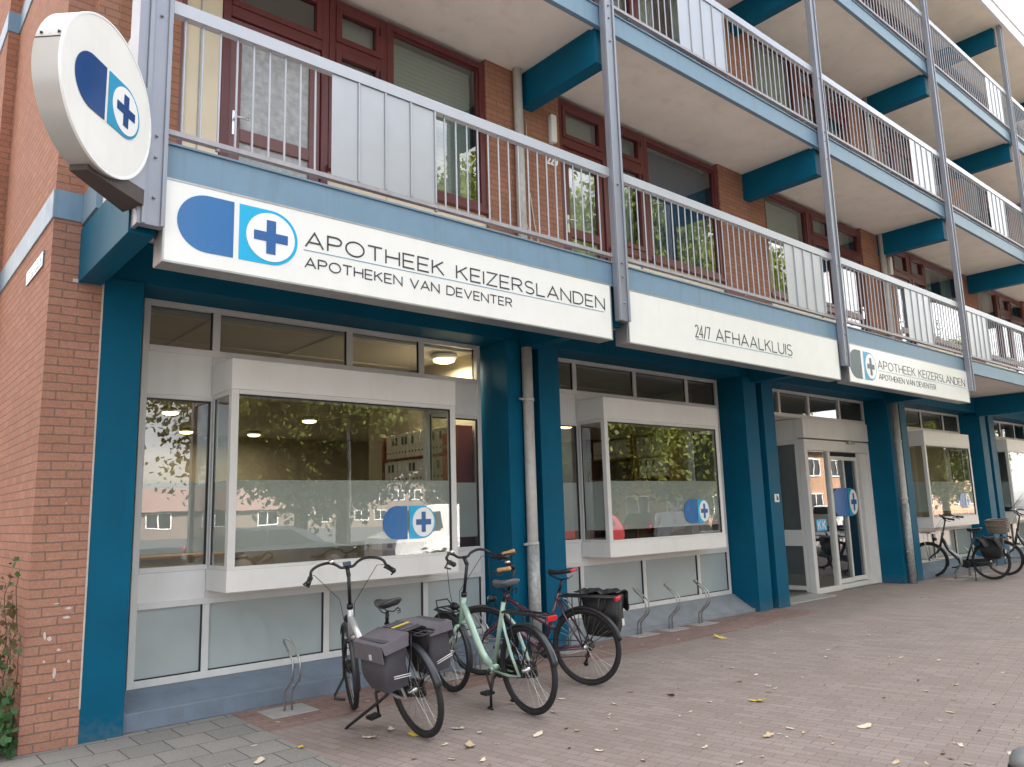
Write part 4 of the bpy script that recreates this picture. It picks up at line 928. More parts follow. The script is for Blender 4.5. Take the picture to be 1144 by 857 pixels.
def bar_city(xf, parent, cx, cz, back=.16, wide=.30, rise=.05, gripmat=BLACK, mat=BLACK, drop=.03):
    mb = MB(xf); P_ = []
    half = [(0, 0, 0), (.012, .05, .004), (.02, .09, rise*.6), (.005, .15, rise), (-.05, wide*.78, rise*.9), (-back*.55, wide*.95, rise*.35), (-back, wide, rise*.0-drop*.4), (-back-.12, wide+.03, -drop)]
    # smooth the half
    def cat(pts, n=4):
        out = []
        for i in range(len(pts)-1):
            p0 = Vector(pts[max(0, i-1)]); p1 = Vector(pts[i]); p2 = Vector(pts[i+1]); p3 = Vector(pts[min(len(pts)-1, i+2)])
            for j in range(n):
                t = j/n; out.append(.5*((2*p1)+(-p0+p2)*t+(2*p0-5*p1+4*p2-p3)*t*t+(-p0+3*p1-3*p2+p3)*t**3))
        out.append(Vector(pts[-1])); return out
    h = cat(half); left = [Vector((cx+p.x, p.y, cz+p.z)) for p in h]; right = [Vector((cx+p.x, -p.y, cz+p.z)) for p in h]
    mb.tube(right[::-1]+left[1:], .0115, 10); o = mb.build('handlebar', mat, parent)
    for side in (left, right):
        d = (side[-1]-side[-3]).normalized()
        MB(xf).tube([side[-1]-d*.125, side[-1]-d*.11, side[-1]-d*.06, side[-1]-d*.0, side[-1]+d*.012], [.016, .022, .0185, .0215, .014], 12).build('grip', gripmat, o)
        q = side[-1]-d*.15; s_ = 1 if side is left else -1
        lv = MB(xf); lv.tube([q, q+Vector((.035, -.01*s_, -.015)), q+Vector((.02, .05*s_, -.035))+d*.06, q+d*.11+Vector((.03, 0, -.045))], [.009, .008, .006, .007], 8); lv.build('brake_lever', BLACK, o)
    return o, left, right
def cable(parent, pts, xf):
    MB(xf).tube(pts, .0026, 6).build('brake_cable', BLACK, parent)
def crank(parent, bx, bz, ang, chainring=True):
    mb = MB(); c, s_ = math.cos(R(ang)), math.sin(R(ang))
    mb.tube([(bx, -.085, bz), (bx, .085, bz)], .014, 10)
    for sg, y in ((1, .085), (-1, -.085)): mb.tube([(bx, y, bz), (bx+sg*.165*c, y+.01*(1 if y > 0 else -1), bz+sg*.165*s_)], [.012, .009], 8)
    o = mb.build('crank', BLACK, parent)
    for sg, y in ((1, .14), (-1, -.14)):
        p = MB(); px, pz = bx+sg*.165*c, bz+sg*.165*s_; p.box(px-.045, px+.045, y-.045, y+.045, pz-.012, pz+.012); p.build('pedal', BLACK, o, .006)
    return o
def bike(root, frame_mat, style, steer, bar, sad, saddle_mat, **k):
    wb = 1.12; zr = .345
    hb, ht = Vector((.895, 0, .60)), Vector((.815, 0, k.get('htz', .84)))
    ax = (hb-ht).normalized(); XF = rotz_about(hb, -ax, R(steer))
    wheel(root, 0, zr, None, False, motor=k.get('rearmotor', False)); wheel(root, wb, zr, XF, True, motor=k.get('frontmotor', False))
    gm = k.get('guard', GREYRUB)
    mudguard(root, 0, zr, None, 40, 168, gm); mudguard(root, wb, zr, XF, 38, 200, gm)
    bb = Vector((.455, 0, .285)); st = Vector((.245, 0, k.get('stz', .80)))
    f = MB()
    if style == 'low':      # one big tube sweeping down to the bottom bracket and into the seat tube
        f.tube([ht+(hb-ht)*.25, (.75, 0, .655), (.66, 0, .49), (.60, 0, .40), (.545, 0, .345), (.47, 0, .31), (.40, 0, .31)], [.026, .030, .031, .032, .033, .030, .024], 14)
        f.tube([hb*.9+ht*.1, (.80, 0, .64)], .02, 10)
        f.tube([bb, st], .0185, 12)
        for s_ in (-1, 1):
            f.tube([st*.86+bb*.14+Vector((0, s_*.016, 0)), (.19, s_*.06, .66), (.10, s_*.075, .45), (.025, s_*.07, .305), (.16, s_*.062, .285), bb+Vector((-.03, s_*.03, 0))], [.011, .0125, .0125, .0125, .0125, .012], 10)
    elif style == 'mixte':
        f.tube([ht+(hb-ht)*.2, (.55, 0, .60), (.31, 0, .485)], [.024, .022, .018], 12); f.tube([hb+(ht-hb)*.1, (.66, 0, .41), (.5, 0, .30)], [.026, .030, .026], 12)
        f.tube([bb, st], .0185, 12)
        for s_ in (-1, 1):
            f.tube([st*.88+bb*.12+Vector((0, s_*.016, 0)), (.12, s_*.058, .52), (0, s_*.066, zr)], .0095, 10); f.tube([(0, s_*.066, zr), (.3, s_*.05, .30), bb+Vector((0, s_*.03, 0))], .0105, 10)
    else:                   # e-bike: thick down tube, seat tube, stays
        f.tube([ht+(hb-ht)*.3, (.74, 0, .56), (.60, 0, .40), (.50, 0, .315)], [.034, .038, .038, .034], 14)
        f.tube([bb, st], .019, 12)
        for s_ in (-1, 1):
            f.tube([st*.8+bb*.2+Vector((0, s_*.016, 0)), (.12, s_*.058, .54), (0, s_*.068, zr)], .0095, 10); f.tube([(0, s_*.068, zr), (.3, s_*.05, .30), bb+Vector((0, s_*.03, 0))], .012, 10)
    f.lathe([(.026, -.042), (.030, -.04), (.030, .04), (.026, .042)], bb, 'y', 18)
    f.tube([hb-ax*-.01, ht], .0235, 14)
    f.build('frame', frame_mat, root)
    fk = MB(XF)
    for s_ in (-1, 1): fk.tube([hb+Vector((0, s_*.048, -.0)), hb+Vector((.06, s_*.052, -.10)), (wb-.03, s_*.054, zr+.06), (wb, s_*.054, zr)], [.016, .0145, .011, .009], 10)
    fk.tube([hb+Vector((0, -.052, .0)), hb+Vector((0, .052, .0))], .018, 10)
    fk.build('fork', k.get('forkmat', frame_mat), root)
    sp_ = MB(); top = Vector((st.x-.20*(sad-st.z)/1.0*1.2, 0, sad-.06)); sp_.tube([st-(top-st)*.2, top], .0135, 10); sp_.tube([st-(top-st)*.02, st+(top-st)*.05], .021, 12); sp_.build('seat_post', k.get('postmat', BLACK), root)
    saddle(root, top.x+.01, sad, saddle_mat, k.get('sporty', False), k.get('accent'))
    sm_ = MB(XF); s0 = ht; s1 = ht-ax*(bar-ht.z-.02)*.93; c_ = Vector((s1.x+.045, 0, bar)); sm_.tube([s0, s1], .0145, 10); sm_.tube([s1-Vector((0, 0, .01)), c_], .017, 10); sm_.tube([s0-ax*.0, s0-ax*.035], .026, 12)
    sm_.build('stem', BLACK, root)
    hbm, lf, rg = bar_city(XF, root, c_.x, c_.z, back=k.get('back', .15), wide=k.get('wide', .27), rise=k.get('rise', .05), gripmat=k.get('grip', BLACK), drop=k.get('drop', .03))
    cable(hbm, [lf[-6], lf[-6]+Vector((.10, -.04, -.02)), hb+Vector((.06, .06, .33)), hb+Vector((.05, .03, .08))], XF); cable(hbm, [rg[-6], rg[-6]+Vector((.13, .05, -.01)), hb+Vector((.09, -.06, .28)), hb+Vector((.03, -.03, .02))], XF)
    MB(XF).lathe([(.0, .03), (.022, .026), (.027, .008), (.02, 0)], (c_.x, .12, c_.z+rise_of(k)), 'z', 14).build('bell', CHROME, hbm)
    crank(root, bb.x, bb.z, k.get('crank', -60))
    rear_rack(root, k.get('rackz', .765))
    if k.get('tail', True): light(root, -.335, k.get('rackz', .765)-.015)
    light(root, hb.x+.085, hb.z+.16, 0, XF, False)
    if k.get('chaincase', True):
        cc_ = MB(); cc_.prism([(-.06, .29), (.0, .265), (.46, .205), (.54, .24), (.555, .30), (.51, .36), (.44, .37), (.0, .40), (-.05, .375)], 'y', -.058, -.040); cc_.build('chain_case', k.get('casemat', BLACK), root, .008)
    else:
        cc_ = MB(); cc_.tube([(0, -.05, zr+.035), (bb.x, -.05, bb.z+.085)], .004, 6).tube([(0.02, -.05, zr-.10), (bb.x, -.05, bb.z-.085)], .004, 6)
        cc_.lathe([(.088, -.003), (.092, 0), (.088, .003)], (bb.x, -.05, bb.z), 'y', 28); cc_.lathe([(.055, -.012), (.05, .012)], (0, -.045, zr), 'y', 24); cc_.build('chain', BLACK, root)
        MB().tube([(0, -.06, zr-.02), (.02, -.065, zr-.08), (.05, -.065, zr-.16)], [.016, .014, .01], 8).lathe([(.024, -.006), (.024, .006)], (.05, -.065, zr-.17), 'y', 16).lathe([(.024, -.006), (.024, .006)], (.03, -.065, zr-.10), 'y', 16).build('derailleur', BLACK, root)
    ks = k.get('stand', 'side')
    if ks == 'side':
        MB().tube([(.30, .05, .27), (.27, .10, .20), (.21, .27, .0+k.get('standz', .015))], [.012, .0105, .010], 10).tube([(.235, .262, .012+k.get('standz', 0)), (.185, .285, .012+k.get('standz', 0))], .010, 8).build('kickstand', BLACK, root)
    elif ks == 'long':
        MB().tube([(.30, .03, .30), (.36, .10, .245), (.60, .285, .075), (.625, .30, .055)], [.016, .017, .017, .014], 10, flat=.7).build('kickstand', BLACK, root)
    elif ks == 'double':
        m_ = MB()
        for s_ in (-1, 1): m_.tube([(.395, s_*.02, .255), (.40, s_*.055, .235), (.385, s_*.10, .13), (.375, s_*.115, .018)], [.012, .015, .012, .012], 10); m_.tube([(.41, s_*.117, .014), (.345, s_*.125, .014)], .011, 8)
        m_.build('kickstand', BLACK, root)
    return XF, hb, ht, c_
def rise_of(k): return k.get('rise', .05)*.75+.008
def place_bike(x, y, az, lean, label):
    return empty('bicycle', (x, y, 0.004), (R(lean), 0, R(90-az)), label=label, cat='bicycle', group='bicycles parked in front of the pharmacy')

# silver bicycle with the grey double pannier
b1 = place_bike(3.345, 4.955, 2, -11.5, 'silver bicycle under a grey double pannier, leaning on its long side stand')
XF1, hb1, ht1, c1_ = bike(b1, SILVER, 'low', -20, 1.20, .95, LEATHER, wide=.30, back=.10, stand='long', rise=.055, drop=.05, htz=.87, crank=-92, rackz=.785, standz=.03, tail=False, casemat=BLACK, guard=GREYRUB, frontmotor=True, forkmat=BLACK, long=True)
MB(XF1).box(c1_.x-.01, c1_.x+.035, -.032, .032, c1_.z+.012, c1_.z+.045).build('display', SCREENM, b1, .006)
MB(XF1).box(hb1.x+.02, hb1.x+.06, -.12, -.07, .40, .60).tube([(hb1.x+.02, .06, .56), (hb1.x+.10, .07, .30), (hb1.x+.03, .16, .19), (hb1.x-.03, .17, .18), (hb1.x-.04, .09, .16)], .011, 8).build('lock_cable', BLACK, b1, .004)
# mint bicycle
b2 = place_bike(4.285, 4.835, 2, -4, 'mint green step-through bicycle on a two-legged stand between two others')
XF2, hb2, ht2, c2_ = bike(b2, MINT, 'low', -3, 1.20, 1.0, GREYSAD, wide=.24, back=.15, rise=.05, drop=.02, htz=.86, stz=.86, stand='double', crank=-118, rackz=.785, casemat=BLACK, guard=GREYRUB, long=True)
fr_ = MB(XF2)      # wire front carrier
for y in (-.09, -.03, .03, .09): fr_.tube([(hb2.x+.02, y, .72), (hb2.x+.24, y, .735)], .006, 6)
fr_.tube([(hb2.x+.03, -.12, .72), (hb2.x+.24, -.12, .735), (hb2.x+.28, -.07, .74), (hb2.x+.28, .07, .74), (hb2.x+.24, .12, .735), (hb2.x+.03, .12, .72)], .008, 8, closed=True)
fr_.tube([(hb2.x+.25, -.08, .735), (hb2.x+.31, -.06, .80), (hb2.x+.31, .06, .80), (hb2.x+.25, .08, .735)], .007, 8)
for s_ in (-1, 1): fr_.tube([(hb2.x+.18, s_*.12, .73), (1.12, s_*.062, .36)], .006, 6)
fr_.build('front_rack', BLACK, b2)
MB().box(.655, .675, -.034, .034, .50, .508).build('badge', BLACK, b2) if False else None
for q in (0, .028): MB().tube([(.705-q*.5, -.0295, .575-q), (.712-q*.5, -.0305, .598-q)], .006, 6).build('badge', BLACK, b2)
# purple bicycle
b3 = place_bike(5.33, 5.21, -18, -4, 'purple bicycle with a red trimmed saddle and a black pannier by the drainpipe')
XF3, hb3, ht3, c3_ = bike(b3, PURPLE, 'mixte', 28, 1.10, 1.005, LEATHER, wide=.25, back=-.09, rise=.03, drop=-.03, grip=CORK, htz=.80, stz=.83, sporty=True, accent=REDL, chaincase=False, crank=0, rackz=.80, guard=BLACK)
# dark e-bike and the far bike with the wicker basket
b4 = place_bike(16.99, 5.66, 0, -2, 'dark grey bicycle beside the drainpipe beyond the entrance')
XF4, hb4, ht4, c4_ = bike(b4, DKGREY, 'ebike', 4, 1.20, .95, LEATHER, wide=.27, back=.17, htz=.86, crank=-20, rackz=.80, casemat=DKGREY, guard=BLACK)
MB().prism([(.34, .26), (.42, .20), (.54, .235), (.58, .33), (.50, .37), (.38, .34)], 'y', -.055, .055).build('motor', BLACK, b4, .02, 3)
fr_ = MB(XF4); fr_.tube([(hb4.x+.03, -.13, .88), (hb4.x+.30, -.13, .90), (hb4.x+.30, .13, .90), (hb4.x+.03, .13, .88)], .009, 8, closed=True)
for y in (-.06, 0, .06): fr_.tube([(hb4.x+.03, y, .88), (hb4.x+.30, y, .90)], .006, 6)
for s_ in (-1, 1): fr_.tube([(hb4.x+.25, s_*.12, .89), (1.12, s_*.062, .36)], .007, 6)
fr_.build('front_rack', CHROME, b4)
b5 = place_bike(17.95, 4.62, 2, -2, 'bicycle with a clear windscreen and wicker basket, cut by the right edge')
XF5, hb5, ht5, c5_ = bike(b5, DKGREY, 'low', 6, 1.24, .98, LEATHER, wide=.28, back=.18, rise=.06, htz=.90, rackz=.78, guard=BLACK)
ws = MB(XF5); vs = []; n = 10
for i in range(n+1):
    y = -.24+.48*i/n; cv = .05*(1-(y/.24)**2)
    vs += [(c5_.x+.06+cv, y*.7, c5_.z+.06), (c5_.x-.14+cv, y, c5_.z+.30), (c5_.x-.22+cv, y*.8, c5_.z+.40)]
fs = []
for i in range(n):
    for q in range(2): fs.append((3*i+q, 3*i+3+q, 3*i+4+q, 3*i+1+q))
ws.add(vs, fs, None, True); wo = ws.build('windscreen', GLASSC, b5); md = wo.modifiers.new('s', 'SOLIDIFY'); md.thickness = .004

# ------------------------------------------------------------------ bags and basket
def bag(mb, x0, x1, y0, y1, z0, z1, bulge=.02, taper=.03, wob=.009):
    """soft box: a loft of rounded rectangles with a fuller middle"""
    n = 9; sec = []
    for i in range(n+1):
        t = i/n; b_ = bulge*math.sin(math.pi*min(1, t*1.15)); tp = taper*(1-t)
        X0, X1, Y0, Y1 = x0-b_*.4+tp, x1+b_*.4-tp, y0-b_*.15, y1+b_*.15
        if abs(y1) > abs(y0): Y1 = y1+b_
        else: Y0 = y0-b_
        c = .03; zz = z0+(z1-z0)*t
        ring = [(X0+c, Y0), (X1-c, Y0), (X1-c*.3, Y0+c*.3), (X1, Y0+c), (X1, Y1-c), (X1-c*.3, Y1-c*.3), (X1-c, Y1), (X0+c, Y1), (X0+c*.3, Y1-c*.3), (X0, Y1-c), (X0, Y0+c), (X0+c*.3, Y0+c*.3)]
        sec.append([(a+wob*math.sin(11*zz+b*19), b+wob*(math.sin(13*zz+a*17)+.7*math.sin(29*zz-a*31)), zz+wob*.8*math.sin(a*15)) for a, b in ring])
    vs = [p for r_ in sec for p in r_]; m = 12
    fs = [(i*m+k_, i*m+(k_+1) % m, (i+1)*m+(k_+1) % m, (i+1)*m+k_) for i in range(n) for k_ in range(m)]
    fs += [tuple(range(m))[::-1], tuple(range(n*m, n*m+m))]
    mb.add(vs, fs, None, True)
pn = empty('double_pannier', b1.matrix_basis @ Vector((.17, 0, .0)), b1.rotation_euler, label='grey cloth double pannier hung over the silver bicycle rack', cat='pannier')
for s_ in (-1, 1):
    m_ = MB(); y0, y1 = sorted((s_*.092, s_*.265)); bag(m_, -.33, .05, y0, y1, .43, .775, .025, .035); o = m_.build('pannier_bag', BAGCLOTH, pn); md = o.modifiers.new('es', 'EDGE_SPLIT'); md.split_angle = R(60)
    f_ = MB(); zt = .79
    yy0, yy1 = (.07, .29) if s_ > 0 else (-.29, -.07)
    yo = .297*s_; yi = .07*s_
    f_.add([(-.345, yi, zt+.012), (.065, yi, zt+.012), (.065, yo, zt-.02), (-.345, yo, zt-.02), (.068, yo+.006*s_, zt-.14), (-.348, yo+.006*s_, zt-.14)], [(0, 1, 2, 3), (3, 2, 4, 5)], None, False)
    f_.add([(-.345, yi, zt+.012), (-.345, yo, zt-.02), (-.352, yo*.96, zt-.085), (-.352, yi*1.3, zt-.075)], [(0, 1, 2, 3)]); f_.add([(.065, yi, zt+.012), (.065, yo, zt-.02), (.072, yo*.96, zt-.085), (.072, yi*1.3, zt-.075)], [(0, 1, 2, 3)])
    o2 = f_.build('flap', BAGTOP, pn, 0); md = o2.modifiers.new('s', 'SOLIDIFY'); md.thickness = .007
    md = o2.modifiers.new('b', 'BEVEL'); md.width = .006; md.segments = 2; md.limit_method = 'ANGLE'
    rs = MB()
    for dz in (0, .014): rs.tube([(-.355, s_*.11, .515+dz-.0), (-.357, s_*.245, .535+dz)], .0035, 6)
    rs.build('reflective_strip', REFL, pn)
    t_ = MB(); t_.box(-.19, -.165, yo-.001 if s_ > 0 else yo-.012, yo+.012 if s_ > 0 else yo+.001, .665, .70); t_.build('logo_patch', REFL, pn)
MB().box(-.30, .03, -.068, .068, .795, .803).build('bridge_cloth', BAGCLOTH, pn)
MB().box(-.14, -.11, -.07, .07, .806, .811).build('strap', YELLOW, pn)
for xx in (-.25, -.05, .0): MB().box(xx-.012, xx+.012, -.072, .072, .806, .811).build('strap', BAGTOP, pn)
def single_pannier(root, label, side, z0=.40, z1=.80):
    p_ = empty('black_pannier', root.location, root.rotation_euler, label=label, cat='pannier')
    y0, y1 = sorted((side*.085, side*.25)); m_ = MB(); bag(m_, -.30, .09, y0, y1, z0, z1, .05, .05, .018); o = m_.build('pannier_bag', BAGBLK, p_, sub=1)
    f_ = MB(); vs = []; nu, nv_ = 14, 12
    for i in range(nu+1):
        x = -.335+.455*i/nu
        for j in range(nv_+1):
            t = j/nv_*.46; hang = .12+.05*math.sin(i*.9)+(.06 if i in (0, 1) else 0)
            y = .03+min(t, .26); z = z1+.025-.05*max(0, t-.12)+.016*math.sin(i*1.1+j*.6)+.010*math.sin(i*2.3-j)
            if t > .26: y = .29+.02*math.sin(i*.8+j*.5); z -= (t-.26)/.20*hang
            vs.append((x, side*y, z))
    fs = [(i*(nv_+1)+j, (i+1)*(nv_+1)+j, (i+1)*(nv_+1)+j+1, i*(nv_+1)+j+1) for i in range(nu) for j in range(nv_)]
    f_.add(vs, fs, None, True); fo = f_.build('flap', BAGBLK, p_); md = fo.modifiers.new('s', 'SOLIDIFY'); md.thickness = .008; md = fo.modifiers.new('u', 'SUBSURF'); md.levels = 1; md.render_levels = 1
    MB().tube([(-.15, side*.292, z0+.05), (-.15, side*.296, z1-.02)], .008, 6, flat=.4).build('strap', BAGBLK, p_)
    MB().box(-.325, -.318, side*.14-.02, side*.14+.02, z0+.12, z0+.18).build('reflector', REFL, p_)
    return p_
single_pannier(b3, 'bulging black pannier on the purple bicycle rack', -1)
single_pannier(b4, 'black pannier hanging from the dark grey bicycle rack', 1)
bk = empty('wicker_basket', b5.location, b5.rotation_euler, label='grey brown wicker basket on the front of the windscreen bicycle', cat='basket')
m_ = MB(XF5); X0, X1 = hb5.x+.10, hb5.x+.40; zb = .86
for j in range(9):
    t = j/8; e = .0+.03*t; z = zb+.235*t
    m_.tube([(X0-e, -.15-e, z), (X1+e, -.15-e, z), (X1+e, .15+e, z), (X0-e, .15+e, z)], .0155, 6, closed=True)
m_.build('basket_wall', WICKER, bk); MB(XF5).box(X0, X1, -.15, .15, zb-.01, zb).build('basket_floor', WICKER, bk)
MB(XF5).tube([(X0-.03, -.18, zb+.245), (X1+.03, -.18, zb+.245), (X1+.03, .18, zb+.245), (X0-.03, .18, zb+.245)], .017, 8, closed=True).build('rim', WICKER, bk)

# ------------------------------------------------------------------ fallen leaves, each one its own object
rl = random.Random(11)
def leafmesh(name, seed, lobed):
    r_ = random.Random(seed); n = 14; vs = [(0, 0, .004)]; 
    for i in range(n):
        a = 2*math.pi*i/n; q = (1+.28*math.cos(5*a) if lobed else 1)*(.5+.5*abs(math.cos(a))**.6)*r_.uniform(.85, 1.1)
        x, y = q*math.cos(a), .62*q*math.sin(a); vs.append((x*.5, y*.5, .012+.16*(x*x*.4+abs(y)*.3)+r_.uniform(-.03, .05)))
    fs = [(0, i+1, (i+1) % n+1) for i in range(n)]
    vs += [(-.5, 0, .05), (-.82, .03, .02), (-.80, .05, .02)]; fs.append((n+1, n+2, n+3))
    me = bpy.data.meshes.new(name); me.from_pydata(vs, [], fs); me.update(); return me
LM = [leafmesh('fallen_leaf', i, i % 2) for i in range(6)]
def leaf_at(x, y, s, mat, label, group, mi_):
    me = LM[mi_].copy() if False else LM[mi_]
    key = (mi_, mat.name)
    if key not in LMC: c = me.copy(); c.materials.append(mat); LMC[key] = c
    o = bpy.data.objects.new('fallen_leaf', LMC[key]); COL.objects.link(o); o.location = (x, y, .006); o.scale = (s, s, s); o.rotation_euler = (rl.uniform(-.2, .2), rl.uniform(-.2, .2), rl.uniform(0, 6.28))
    return tag(o, label, 'leaf', group)
LMC = {}
C0 = Vector((0, 0, 1.6))
def gp(px, py):
    d = fw+r2*((px-572)/867.7)-u2*((py-428.5)/867.7); t = -1.6/d.z; return d.x*t, d.y*t
for px, py, s, m_, lb in [(462, 822, .10, LEAFY, 'bright yellow leaf right beside the silver bicycle rear wheel'), (437, 816, .11, LEAFP, 'pale curled leaf next to the bright yellow one by the silver bicycle'),
                          (336, 836, .085, LEAFY, 'small yellow leaf on the grey paving tiles edge'), (846, 784, .15, LEAFY, 'clump-like yellow leaf out on the open brick paving'), (512, 815, .10, LEAFP, 'pale leaf between the silver and mint bicycle rear wheels'),
                          (525, 834, .15, LEAFT, 'large tan leaf in front of the mint bicycle rear wheel'), (601, 822, .10, LEAFP, 'pale leaf lying off the mint bicycle rear tyre'), (413, 825, .12, LEAFP, 'long pale green leaf in front of the side stand'), (290, 852, .13, LEAFP, 'pale twisted leaf at the lower edge on grey tiles'),
                          (750, 777, .12, LEAFB, 'brown curled leaf alone on the paving beyond the bicycles'), (805, 713, .16, LEAFY, 'mossy yellow leaf tuft in front of the empty racks'), (858, 823, .11, LEAFT, 'tan leaf low in the open paving'), (966, 813, .11, LEAFP, 'pale leaf at the lower right paving')]:
    x, y = gp(px, py); leaf_at(x, y, s, m_, lb, None, rl.randrange(6))
GLF = 'dry leaves scattered over the brick paving'
cnt = 0
while cnt < 120:
    px, py = rl.uniform(270, 1140), rl.uniform(660, 855)
    x, y = gp(px, py)
    if y > 6.6 or x > 19 or (x < 5.8 and y > 5.0 and rl.random() < .6): continue
    if py < 830-.24*(px-200): continue
    leaf_at(x, y, rl.uniform(.028, .065), rl.choice([LEAFT, LEAFT, LEAFP, LEAFP, LEAFB]), 'dry curled leaf lying loose on the brick paving', GLF, rl.randrange(6)); cnt += 1

# ------------------------------------------------------------------ climbing plant on the corner wall
def plantleaf(mb, p, s, r_, mat):
    d = Vector((r_.uniform(-1, .1), r_.uniform(-1, .6), r_.uniform(-.5, .8))).normalized(); a = d.orthogonal().normalized(); a.rotate(Matrix.Rotation(r_.uniform(0, 6.28), 3, d)); b = d.cross(a)
    mb.add([p-a*s, p-a*s*.3+b*s*.75, p+a*s*.9, p-a*s*.3-b*s*.75], [(0, 1, 2, 3)], mat)
pr = random.Random(5)
iv = empty('climbing_plant', (1.05, 7.0, 0), label='climbing plant with dry stems and dark green leaves at the brick corner', cat='plant')
sb, lb_ = MB(), MB()
for j, (y0, hgt) in enumerate([(6.95, 1.28), (7.15, 1.05), (6.80, .85), (7.4, 1.2), (7.6, .8)]):
    pts = [(.02-.04*pr.random(), y0-7.0+.03*math.sin(i*1.3+j)-.02*i, hgt*i/9) for i in range(10)]
    sb.tube(pts, [.008-.0006*i for i in range(10)], 6)
    for i in range(2, 10):
        for q in range(5 if hgt > 1.1 else 7): plantleaf(lb_, Vector(pts[i])+Vector((pr.uniform(-.07, .0), pr.uniform(-.07, .07), pr.uniform(-.07, .07))), pr.uniform(.014, .035), pr, IVY if (pr.random() < .3 and i > 6) else DRYL)
sb.build('stem', STEM, iv); lb_.build('foliage', None, iv)
lv2 = MB()
for q in range(420):
    y = pr.uniform(-.45, .9); z = abs(pr.gauss(0, .18)); 
    plantleaf(lv2, Vector((pr.uniform(-.20, .02)*(1-z), y, .03+z)), pr.uniform(.025, .055), pr, IVY)
lv2.build('foliage', None, iv)
# bollard at the lower right edge
bo = empty('bollard', (3.86, 1.235, 0), label='grey dome-topped bollard with a black rim at the lower right corner', cat='bollard')
# bollard body
MB().lathe([(.075, 0), (.075, .40), (.078, .42), (.078, .44)], (0, 0, 0), 'z', 32).build('post', BOLL, bo)
MB().lathe([(.079, .441), (.083, .45), (.083, .475), (.079, .484)], (0, 0, 0), 'z', 32).build('ring', BLACK, bo)
MB().lathe([(.078, .4845), (.074, .51), (.06, .535), (.035, .552), (.004, .558)], (0, 0, 0), 'z', 32).build('cap', BOLL, bo)

# ------------------------------------------------------------------ the other side of the street, seen in the glass
def tree_mesh(seed, h, cr_, nclump, per):
    r_ = random.Random(seed); t = MB(); f = MB()
    t.tube([(0, 0, 0), (.05, 0, h*.15), (.0, .05, h*.32), (.1, 0, h*.5), (0, 0, h*.72)], [.24, .19, .17, .12, .05], 10)
    cz = h*.56; limbs = []
    for i in range(11):
        a = r_.uniform(0, 6.28); z0 = h*r_.uniform(.25, .6); q = cr_*r_.uniform(.5, .85); e = Vector((q*math.cos(a), q*math.sin(a), z0+r_.uniform(.6, 2.8)))
        t.tube([(0, 0, z0), e*.5+Vector((0, 0, z0*.5+.3)), e], [.09, .05, .02], 6); limbs.append(e)
    for i in range(nclump):
        while True:
            p = Vector((r_.uniform(-1, 1), r_.uniform(-1, 1), r_.uniform(-1, 1)))
            if .3 < p.length < 1: break
        c = Vector((p.x*cr_, p.y*cr_, cz+p.z*h*.42)); s = r_.uniform(.5, 1.15)
        for k in range(per):
            d = Vector((r_.gauss(0, 1), r_.gauss(0, 1), r_.gauss(0, .8)))*s*.5; pp = c+d; L_ = r_.uniform(.055, .13)
            nrm = Vector((r_.gauss(0, 1), r_.gauss(0, 1), r_.gauss(.6, 1))).normalized(); a = nrm.orthogonal().normalized(); a.rotate(Matrix.Rotation(r_.uniform(0, 6.28), 3, nrm)); b = nrm.cross(a)
            f.add([pp-a*L_, pp+b*L_*.6, pp+a*L_, pp-b*L_*.6], [(0, 1, 2, 3)])
    return t, f
tm = []
for sd_ in (1, 2):
    t, f = tree_mesh(sd_, 11.5, 4.3, 240, 300)
    r0 = empty('street_tree', (0, 0, -.12), label='x', cat='tree', group='trees across the street'); t.build('trunk', BARK, r0); f.build('crown', CROWN, r0); tm.append(r0)
TREES = [(12.8, -13.5, 1.2, 'tree across the street reflected beside the sky in the window nearest the corner'), (19.5, -11, 1.3, 'broad tree across the street opposite the long sign'), (27, -11.5, 1.4, 'tree across the street opposite the drainpipe pillar'),
         (34.5, -12, 1.45, 'tall tree across the street opposite the middle window'), (43, -15.5, 1.3, 'tree across the street set back before the brick houses'), (61, -9.5, 1.15, 'farthest tree across the street beside the kerb'), (17.5, -19, 1.35, 'tree in the second row behind the broad tree opposite the long sign'), (25, -20, 1.4, 'tree in the second row opposite the drainpipe pillar')]
for i, (x, y, s, lb) in enumerate(TREES):
    r0 = tm[i] if i < 2 else copy_tree(tm[i % 2])
    r0.location = (x, y, -.12); r0.scale = (s, s, s*1.08); r0.rotation_euler = (0, 0, i*1.7); r0['label'] = lb
